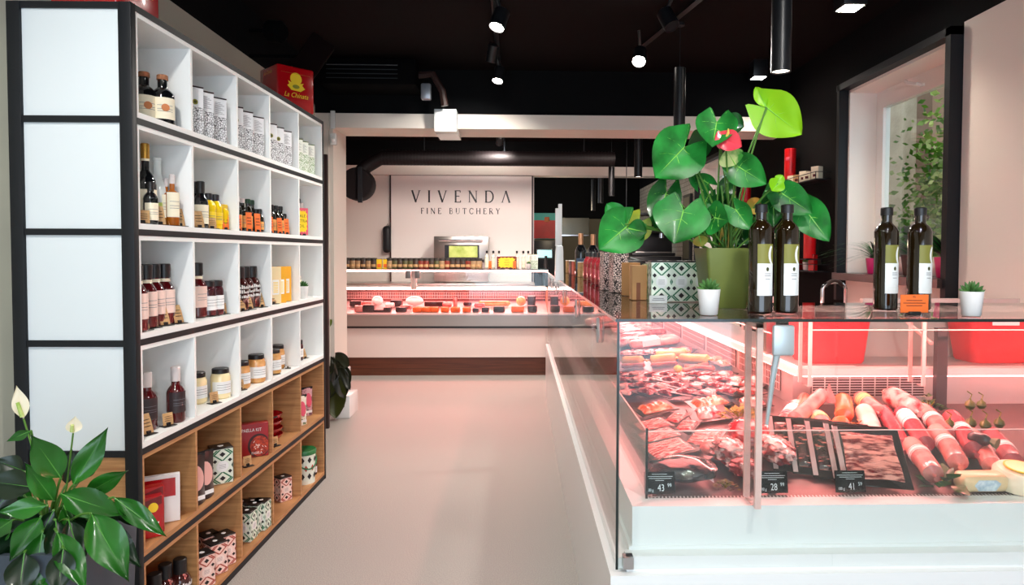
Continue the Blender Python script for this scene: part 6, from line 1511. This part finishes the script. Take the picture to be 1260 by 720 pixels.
for q in ((84, 640, 104, 700, -.1, -.14, .06, LILYD), (66, 628, 44, 672, -.08, -.1, .06, LILYD), (96, 612, 118, 660, -.02, -.06, .06, LILYD), (40, 612, 8, 610, .0, -.02, .07, LILY), (30, 620, -10, 660, -.05, -.1, .08, LILYD), (78, 622, 110, 690, -.02, -.1, .06, LILY), (20, 600, -20, 640, -.02, -.05, .08, LILYD), (118, 618, 150, 642, .04, .04, .06, LILYD), (70, 655, 108, 730, -.14, -.18, .07, LILY), (30, 680, 22, 740, -.16, -.2, .08, LILYD), (78, 675, 70, 735, -.16, -.2, .07, LILYD), (100, 590, 118, 560, .08, .1, .05, LILYD), (55, 585, 62, 545, .06, .08, .06, LILYD)):
    lily(*q)
SPW_ = 0
SPW = mat('cream white flower', 'efe8d0', .5, lucent=.3)
for k, (bx, by, tx, ty, rx, ry) in enumerate(((29, 515, 20, 474, 46, 572), (90, 533, 93, 511, 82, 600))):
    Bp, Tp = at(bx, by, YP)-lo, at(tx, ty, YP)-lo; view = (Bp+lo-EYEP).normalized(); ax = (Tp-Bp).normalized(); s = ax.cross(view).normalized()
    leaf(ly, Bp, Tp, .036, SPW, 'lance', side=s, nm='flower', vein=True, vm=SPW, fold=.5); b = MB(); b.tube([Bp+Vector((0,-.004,.005)), Bp*.5+Tp*.5+Vector((0, -.008, 0))], [.005, .004], mat('pale spadix', 'c9d08a', .6, col2='8fae4a', scale=60)); b.build('spadix', ly)
    r2 = at(rx, ry, YP)-lo; b = MB(); b.tube([root, r2, Bp], .0022, STEMM, 5); b.build('stalk', ly)
# dark hanging plant past the cabinet, on a white crate
q = at_z(417, 516, 0); cr = thing('white_crate', 'white box on the floor behind the dark post', 'crate', (q.x-.03, q.y+.02, 0))
b = MB(); b.rbox(-.2, -.0, 0, .12, .3, .2, WHTM, .01); b.rbox(-.2, .05, .2, .06, .28, .42, WHTM, .01); b.build('body', cr)
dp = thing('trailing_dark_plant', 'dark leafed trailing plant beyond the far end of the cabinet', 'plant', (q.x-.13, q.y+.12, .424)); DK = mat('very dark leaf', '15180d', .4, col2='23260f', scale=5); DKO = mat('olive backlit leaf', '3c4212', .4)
b = MB(); b.lathe([(.07, 0), (.09, .1), (.085, .1), (.08, .09), (0, .09)], BLK, seg=20); b.build('pot', dp)
dl = Vector(dp.location); R5 = random.Random(3)
for k, (bx, by, tx, ty, w, m_) in enumerate(((408, 436, 430, 452, .09, DK), (406, 438, 412, 470, .1, DK), (412, 442, 432, 480, .06, DK), (415, 440, 426, 500, .05, DK), (405, 450, 407, 490, .1, DK), (410, 455, 416, 514, .14, DKO), (402, 440, 402, 470, .1, DK), (420, 446, 433, 470, .05, DK), (416, 448, 424, 490, .1, DK), (403, 470, 408, 505, .1, DK))):
    yy = q.y+.02-.02*(k % 3); Bp, Tp = at(bx, by, yy)-dl, at(tx, ty, yy-.03)-dl; leaf(dp, Bp, Tp, w*1.5, m_, 'oval', vein=False, side=Vector((1, .1*(-1)**k, 0)))
    b = MB(); b.tube([Vector((0, 0, .09)), (Bp+Vector((0,0,.09)))*.5+Vector((0, 0, .06)), Bp], .004, DK, 5); b.build('stalk', dp)
leaf(dp, at(398, 405, q.y)-dl, at(409, 393, q.y)-dl, .06, YEL2, 'oval', vein=False, side=Vector((0, 0, 1)))
b = MB(); b.tube([Vector((0,0,.09)), at(400, 430, q.y)-dl, at(398, 405, q.y)-dl], .004, DK, 5); b.build('stalk', dp)
# spider plants on the window sill
def spider(px, py, x, label, n, ln, potm, s=1, up=.6, seed=1, yr=.2):
    p = Vector(at_x(px, py, x)); p.z = WB+.0015; t = thing('potted_grass_plant', label, 'plant', p); R = random.Random(seed)
    b = MB(); b.lathe([(.04*s, 0), (.043*s, .003), (.058*s, .12*s), (.054*s, .12*s), (.05*s, .11*s), (0, .11*s)], potm, seg=20); b.build('pot', t)
    b = MB()
    for k in range(n):
        a = R.uniform(0, 6.3); e = R.uniform(up, 1.45); L = ln*R.uniform(.6, 1.1); p0 = Vector((0, 0, .11*s)); d = Vector((math.cos(a)*math.cos(e), math.sin(a)*math.cos(e), math.sin(e))); pts = []
        for i in range(7): q_ = i/6*L; pts.append(p0+d*q_+Vector((math.cos(a), math.sin(a), -1.2))*(q_**2)*1.2/ln*.5)
        sd = Vector((-math.sin(a), math.cos(a), 0)); w_ = .005
        if any(abs(c.y) > yr for c in pts): continue
        if any(not (RX-.4 < p.x+c.x < RX+.165 and Y1a+.04 < p.y+c.y < 4.74 and (c.z > .02 or p.x+c.x < RX-.12)) and not (p.x+c.x < RX-.09 and c.z > .0) for c in pts): continue
        vs = []; 
        for i, c in enumerate(pts): ww = w_*(1-(i/6)**2*.9); vs += [tuple(c-sd*ww), tuple(c+sd*ww)]
        b.add(vs, [(2*i, 2*i+1, 2*i+3, 2*i+2) for i in range(6)], LILYD if R.random() < .5 else LEAF, True)
    b.build('leaves', t); return t
MAG = mat('magenta pot', 'd92a7a', .3, coat=.3)
spider(1075, 330, RX+.03, 'grassy plant at the far side of the window sill', 150, .36, MAG, .9, .35, 2)
spider(1163, 333, RX+.03, 'grassy plant in a magenta pot at the near side of the window sill', 420, .44, MAG, 1.0, .5, 3, .16)
t = spider(1122, 325, RX+.06, 'leafy plant in a dark pot in the middle of the window sill', 120, .3, mat('dark brown pot', '2c1a14', .5), 1.1, .5, 4, .13)
shrub('window_shrub', 'bright leafy shrub just outside the window pane', (RX+.85, 5.0, 1.85), (.13, .13, .36), 1700, LEAFY, GREEN2, .06)

# ------------------------------------------------------------------ back and right side details
def wall_shelf(px, py, w, label, items, front='wire'):
    p = Vector(at_x(px, py, RX-.001)); p.x = RX-.004; t = thing('wire_wall_shelf', label, 'shelf', p)
    b = MB(); b.box(-.12, -w/2, 0, 0, w/2, .008, BLK); b.build('board', t)
    b = MB(); b.tube([(0, -w/2, .06), (-.12, -w/2, .06), (-.12, w/2, .06), (0, w/2, .06)], .003, BLKS, 5)
    for y in (-w/2, 0, w/2): b.tube([(-.12, y, .004), (-.12, y, .06)], .003, BLKS, 5)
    b.build('guard_rail', t); return p
p1 = wall_shelf(1001, 226, .62, 'black wire shelf with pale boxes on the black wall', 0)
for k, (dy, h, m_) in enumerate(((-.22, .1, PAPER), (-.08, .075, PAPER), (-.0, .09, PAPER), (.12, .075, KRAFT), (.24, .08, PAPER))):
    key = 'wbox%d' % k; printed_box(key, 'tea_box', 'box', .065, .06, h, m_, None, [lambda t: (lambda b: (b.box(-.015, -.0312, .02, .015, -.0305, .04, mat('maroon print', '5a1a20', .5)), b.build('label', t)))(MB())])
    put(key, p1+Vector((-.07, dy, .009)), A(-60), '%s pale box on the wire wall shelf' % ['nearest', 'second', 'middle', 'fourth kraft coloured', 'farthest'][k])
p2 = wall_shelf(1000, 334, .6, 'lower black wire shelf below the red tube', 0)
for k, (dy, m_, h) in enumerate(((-.14, REDP, .13), (.13, REDP, .1), (.2, REDD, .08))):
    key = 'rbox%d' % k; printed_box(key, 'red_tin', 'tin', .05, .05, h, m_, REDD); put(key, p2+Vector((-.06, dy, .009)), A(-60), '%s red tin on the lower wire shelf' % ['nearest', 'middle', 'farthest'][k])
put('succ', p2+Vector((-.06, -.02, .009)), 0, 'tiny white potted succulent on the lower wire shelf', None, .9)
REDT = mat('bright red gift tube', 'd9141c', .35)
for k, (px, py, h, l) in enumerate(((972, 222, .27, 'bright red tube on the black wall, upper one'), (996, 318, .36, 'bright red tube on the black wall, lower one'), (918, 250, .22, 'bright red tube half hidden behind the anthurium, upper'))):
    p = Vector(at_x(px, py, RX-.08)); t = thing('red_gift_tube', l, 'tube', p); b = MB(); b.lathe([(.045, 0), (.047, .004), (.047, h-.03)], REDT, seg=24); b.build('tube', t); b = MB(); b.lathe([(.048, h-.03), (.048, h-.002), (.044, h)], REDT, seg=24); b.build('lid', t)
    b = MB(); b.T = Matrix.Rotation(A(-50), 4, 'Z'); arc_label(b, .047, h*.62, h*.72, PINKP, -20, 20); b.build('emblem', t)
    t2 = thing('wall_shelf_bracket', 'small black wall bracket carrying the %s' % ['upper red tube', 'lower red tube', 'half hidden red tube'][k], 'bracket', (RX-.003, p.y, p.z-.012)); b = MB(); b.box(-.13, -.06, 0, 0, .06, .01, BLK); b.build('board', t2); b = MB(); b.box(-.006, -.05, -.04, 0, .05, 0, BLK); b.build('plate', t2)
# chrome chair
p = at(1026, 372, 3.95); ch = thing('bar_chair', 'chrome framed chair back behind the near counter', 'chair', (p.x, 3.95, 0))
zt = at(1026, 346, 3.95).z; w_ = .072
b = MB(); b.tube([(-w_, 0, .72), (-w_, .0, zt-.05)] + [(-w_*math.cos(k*PI/8), 0, zt-.05+.045*math.sin(k*PI/8)) for k in range(1, 8)] + [(w_, 0, zt-.05), (w_, 0, .72)], .011, CHROME, 10); b.build('backrest_frame', ch)
b = MB(); b.tube([(-w_*math.cos(k*PI/8)*.8, 0, zt-.05+.05*math.sin(k*PI/8)) for k in range(1, 8)], .013, mat('dark wooden top', '2a1713', .4), 8); b.build('top_rail', ch)
b = MB(); b.rbox(-.19, .0, .68, .19, .36, .73, BLKS, .02); b.build('seat', ch)
for sx in (-1, 1):
    for y in (.03, .33): b = MB(); b.tube([(sx*.16, y, .68), (sx*.2, y+(.02 if y > .1 else -.02), 0.01)], .011, CHROME, 8); b.build('leg', ch)
# far room: duct, red picture, mirror, cabinets
t = thing('ventilation_duct', 'dark round ventilation duct under the ceiling of the far room', 'duct', (0, 8.3, 0)); RB = mat('dark ribbed duct', '0d0607', .6, spec=.25)
z_ = at(600, 195, 8.3).z; xa, xb = at(470, 195, 8.3).x, at(756, 195, 8.3).x; b = MB()
b.tube([(xb, 0, z_), (xa, 0, z_), (at(450, 205, 8.3).x, 0, at(450, 205, 8.3).z), (at(438, 222, 8.3).x, -.05, at(438, 222, 8.3).z)], .09, RB, 20)
b.build('pipe', t)
b = MB(); n_ = 70
for k in range(n_): x = xa+(xb-xa)*k/n_; b.tube([(x, 0, z_), (x+.015, 0, z_)], .094, RB, 18)
b.build('ribs', t)['kind'] = 'stuff'
c_ = at(438, 226, 8.1); b = MB(); b.T = Matrix.Translation((c_.x, -.2, c_.z)) @ Matrix.Rotation(-PI/2, 4, 'X'); b.lathe([(.19, 0), (.2, .02), (.2, .2), (.12, .24)], RB, seg=28); b.build('end_cap', t)
b = MB(); q = at(443, 251, 8.3); b.box(c_.x+.03, -.24, q.z, c_.x+.08, -.2, c_.z+.2, BLK); b.build('strap', t)
for x in (-1.2, -.2, .8): b = MB(); b.rod((x, 0, z_+.09), (x, 0, CZ), .008, BLK, 6); b.build('hanger', t)
p = at(672, 277, 13.1); t = thing('framed_poster', 'red and teal poster on the far olive wall', 'poster', (p.x, 13.18, p.z)); s_ = 13.1/FPX
b = MB(); b.rbox(-17*s_, -.02, -17*s_, 18*s_, 0, 15*s_, mat('teal poster paint', '2f9c94', .5), .003, 1); b.build('frame', t)  # teal backing board of the poster, not a frame around it
b = MB(); b.box(-16.5*s_, -.024, -16.5*s_, 17.5*s_, -.021, 6*s_, mat('red poster paint', 'c41a1e', .5, col2='a01014', scale=3)); b.build('red_field', t)
b = MB(); b.rbox(-2*s_, -.04, 4*s_, 4*s_, -.02, 10*s_, mat('orange knot', 'b8643a', .6), .02); b.build('knot', t)
p0, p1_ = at(654, 300, 12.6), at(726, 345, 12.6)
t = thing('dark_sideboard', 'black sideboard under the poster in the far room', 'sideboard', (p0.x, 12.7, 0)); b = MB(); b.rbox(0, 0, 0, .5, .4, at(660, 296, 12.6).z, BLKS, .01); b.build('body', t); b = MB(); b.box(.02, -.006, .1, .24, 0, 1.5, BLK); b.box(.26, -.006, .1, .48, 0, 1.5, BLK); b.build('door', t)
p0, p1_ = at(692, 268, 13.1), at(725, 289, 13.1); t = thing('mirror_panel', 'grey glass panel with two lamp reflections on the far wall', 'panel', (p0.x, 13.19, p1_.z)); b = MB(); b.box(0, -.02, 0, p1_.x-p0.x, 0, p0.z-p1_.z, mat('grey green glass', '6a6656', .15, .3)); b.build('glass', t); b = MB(); b.box(0, -.03, -.02, p1_.x-p0.x, 0, 0, CHROME); b.build('lower_rail', t)
light('far_room_fill', 'POINT', (.7, 11.6, 2.3), 18, 'ffe9c4', .1);  # point light without a fixture, added to brighten the far room
# shelves and bottles behind the leaves, far right room
t = thing('glass_rack', 'dark hanging rack near the brick wall in the far room', 'rack', (1.9, 9.3, 2.0)); b = MB(); b.rbox(-.45, -.15, 0, .35, .15, .03, BLKS, .005); b.build('board', t); b = MB()
for k in range(2): b.rod((-.4+.7*k, 0, .03), (-.4+.7*k, 0, CZ-2.0), .006, BLKS, 5)
b.build('hanger', t)
for k in range(5):
    t = thing('hanging_glass', 'wine glass hanging upside down from the dark rack, %s' % ['leftmost', 'second', 'middle', 'fourth', 'rightmost'][k], 'glass', (1.55+.13*k, 9.3, 1.86), 0, 'wine glasses on the rack'); b = MB(); b.lathe([(.03, 0), (.036, .04), (.02, .07), (.004, .08), (.004, .13), (.03, .139)], glass('wine glass %d' % k, 'e9d8d4', 1, 1.5) if k == 0 else MATS['wine glass 0'], seg=14, cap=False); b.build('bowl', t); b = MB(); b.lathe([(.03, .136), (.03, .139)], MATS['wine glass 0'], seg=14); b.build('foot', t)
t = thing('back_bar_cabinet', 'black cabinet below the brick wall in the far room', 'cabinet', (1.95, 9.9, 0)); b = MB(); b.rbox(-.35, -.3, 0, .42, .25, 1.42, BLKS, .01); b.build('body', t); b = MB(); b.box(-.32, -.31, .1, .38, -.3, 1.3, BLK); b.build('door', t)
t = thing('coffee_machine', 'black coffee machine on the cabinet by the brick wall', 'coffee machine', (1.95, 9.85, 1.424)); b = MB(); b.rbox(-.3, -.2, 0, .34, .2, .05, BLKS, .01); b.rbox(-.3, .0, .05, .34, .2, .36, BLKS, .02); b.rbox(-.3, -.2, .34, .34, .2, .48, BLKS, .03); b.build('housing', t)
b = MB(); 
for x in (-.15, .15): b.lathe([(.035, .27), (.035, .34)], CHROME, c=(x, -.1, 0), seg=12)
b.build('brew_group', t); b = MB(); b.rbox(-.25, -.19, .05, .28, -.02, .065, STEEL, .004); b.build('drip_tray', t)
t = thing('framed_menu', 'dark framed panel on the white brick wall of the far room', 'frame', (RX-.003, 9.55-.15, 1.35)); b = MB(); b.box(-.04, -.3, 0, 0, .1, .95, BLK); b.build('frame', t); b = MB(); b.box(-.044, -.26, .04, -.04, .06, .91, mat('dark olive panel', '4a4632', .4)); b.build('panel', t)
t = thing('grey_scoop_lid', 'tilted pale grey lid on the long counter behind the lace boxes', 'lid', top(782, 352)+Vector((.0, 0, .0))); b = MB(); b.T = Matrix.Rotation(A(-25), 4, 'X') @ Matrix.Rotation(A(20), 4, 'Y'); b.rbox(-.08, 0, .16, .08, .14, .17, mat('pale grey plastic', '9aa09c', .4), .004); b.build('lid', t); b = MB(); b.rbox(-.06, .0, 0, .06, .1, .15, BLKS, .01); b.build('base', t)
t = thing('wall_bag', 'black bag hanging on the tiled wall left of the sign panel', 'bag', at(476, 294, 9.5)); s_ = 9.5/FPX; b = MB(); b.rbox(-5*s_, -.04, -17*s_, 5*s_, .06, 16*s_, BLK, .05, 3); b.build('body', t); b = MB(); b.tube([(-.02, .06, 16*s_-.01), (0, .07, 19*s_), (.02, .06, 16*s_-.01)], .005, BLK); b.build('strap', t)
# AC cassette on the ceiling by the beam, its hoses and the dark red beams
p0, p1_ = at(392, 62, 5.45), at(512, 112, 5.45)
t = thing('air_conditioner', 'black ceiling air conditioner in the corner above the doorway', 'air conditioner', ((p0.x+p1_.x)/2, 5.45, 0)); aw = (p1_.x-p0.x)/2; za, zb = at(450, 104, 5.45).z, CZ-.02
b = MB(); b.rbox(-aw, 0, za, aw, .36, zb, mat('black appliance shell', '040405', .9, spec=.08), .02); b.build('housing', t)
b = MB()
for k in range(4): z = za+.05+.035*k; b.box(-aw*.85, -.006, z, aw*.62, 0, z+.006, STEEL if k == 3 else mat('dim louvre edge', '1a2022', .6))
b.build('louvre', t)
b = MB(); b.tube([(aw, .15, za+.12), (aw+.12, .12, za+.12), (aw+.2, .12, za-.02), (aw+.22, .12, za-.14)], .03, mat('copper brown hose', '2a120c', .6), 8); b.build('hose', t)
b = MB(); b.rbox(aw+.03, .05, za-.1, aw+.11, .12, za+.03, mat('grey valve', '8f949c', .3, .4), .01); b.build('valve', t)
for k, (px, py) in enumerate(((330, 38), (385, 70))):
    p = Vector(at(px, py, 4.4)); t = thing('wall_speaker', 'dark %s speaker high on the left black wall' % ('round', 'tilted red brown')[k], 'speaker', p)
    b = MB()
    if k == 0: b.T = Matrix.Rotation(A(100), 4, 'Y') @ Matrix.Rotation(A(20), 4, 'X'); b.lathe([(.05, 0), (.07, .02), (.07, .1), (.05, .12)], MATS['black appliance shell'] if 'black appliance shell' in MATS else BLK, seg=20)
    else: b.T = Matrix.Rotation(A(35), 4, 'Y') @ Matrix.Rotation(A(20), 4, 'Z'); b.rbox(-.08, -.08, -.13, .08, .08, .13, mat('dark red brown shell', '0d0404', .9, spec=.08), .01)
    b.build('housing', t)
    b = MB(); e = (0, 0, 0); b.rod(e, Vector((LX+.01, p.y, p.z))-p, .012, MATS['black appliance shell'], 6); b.build('bracket', t)
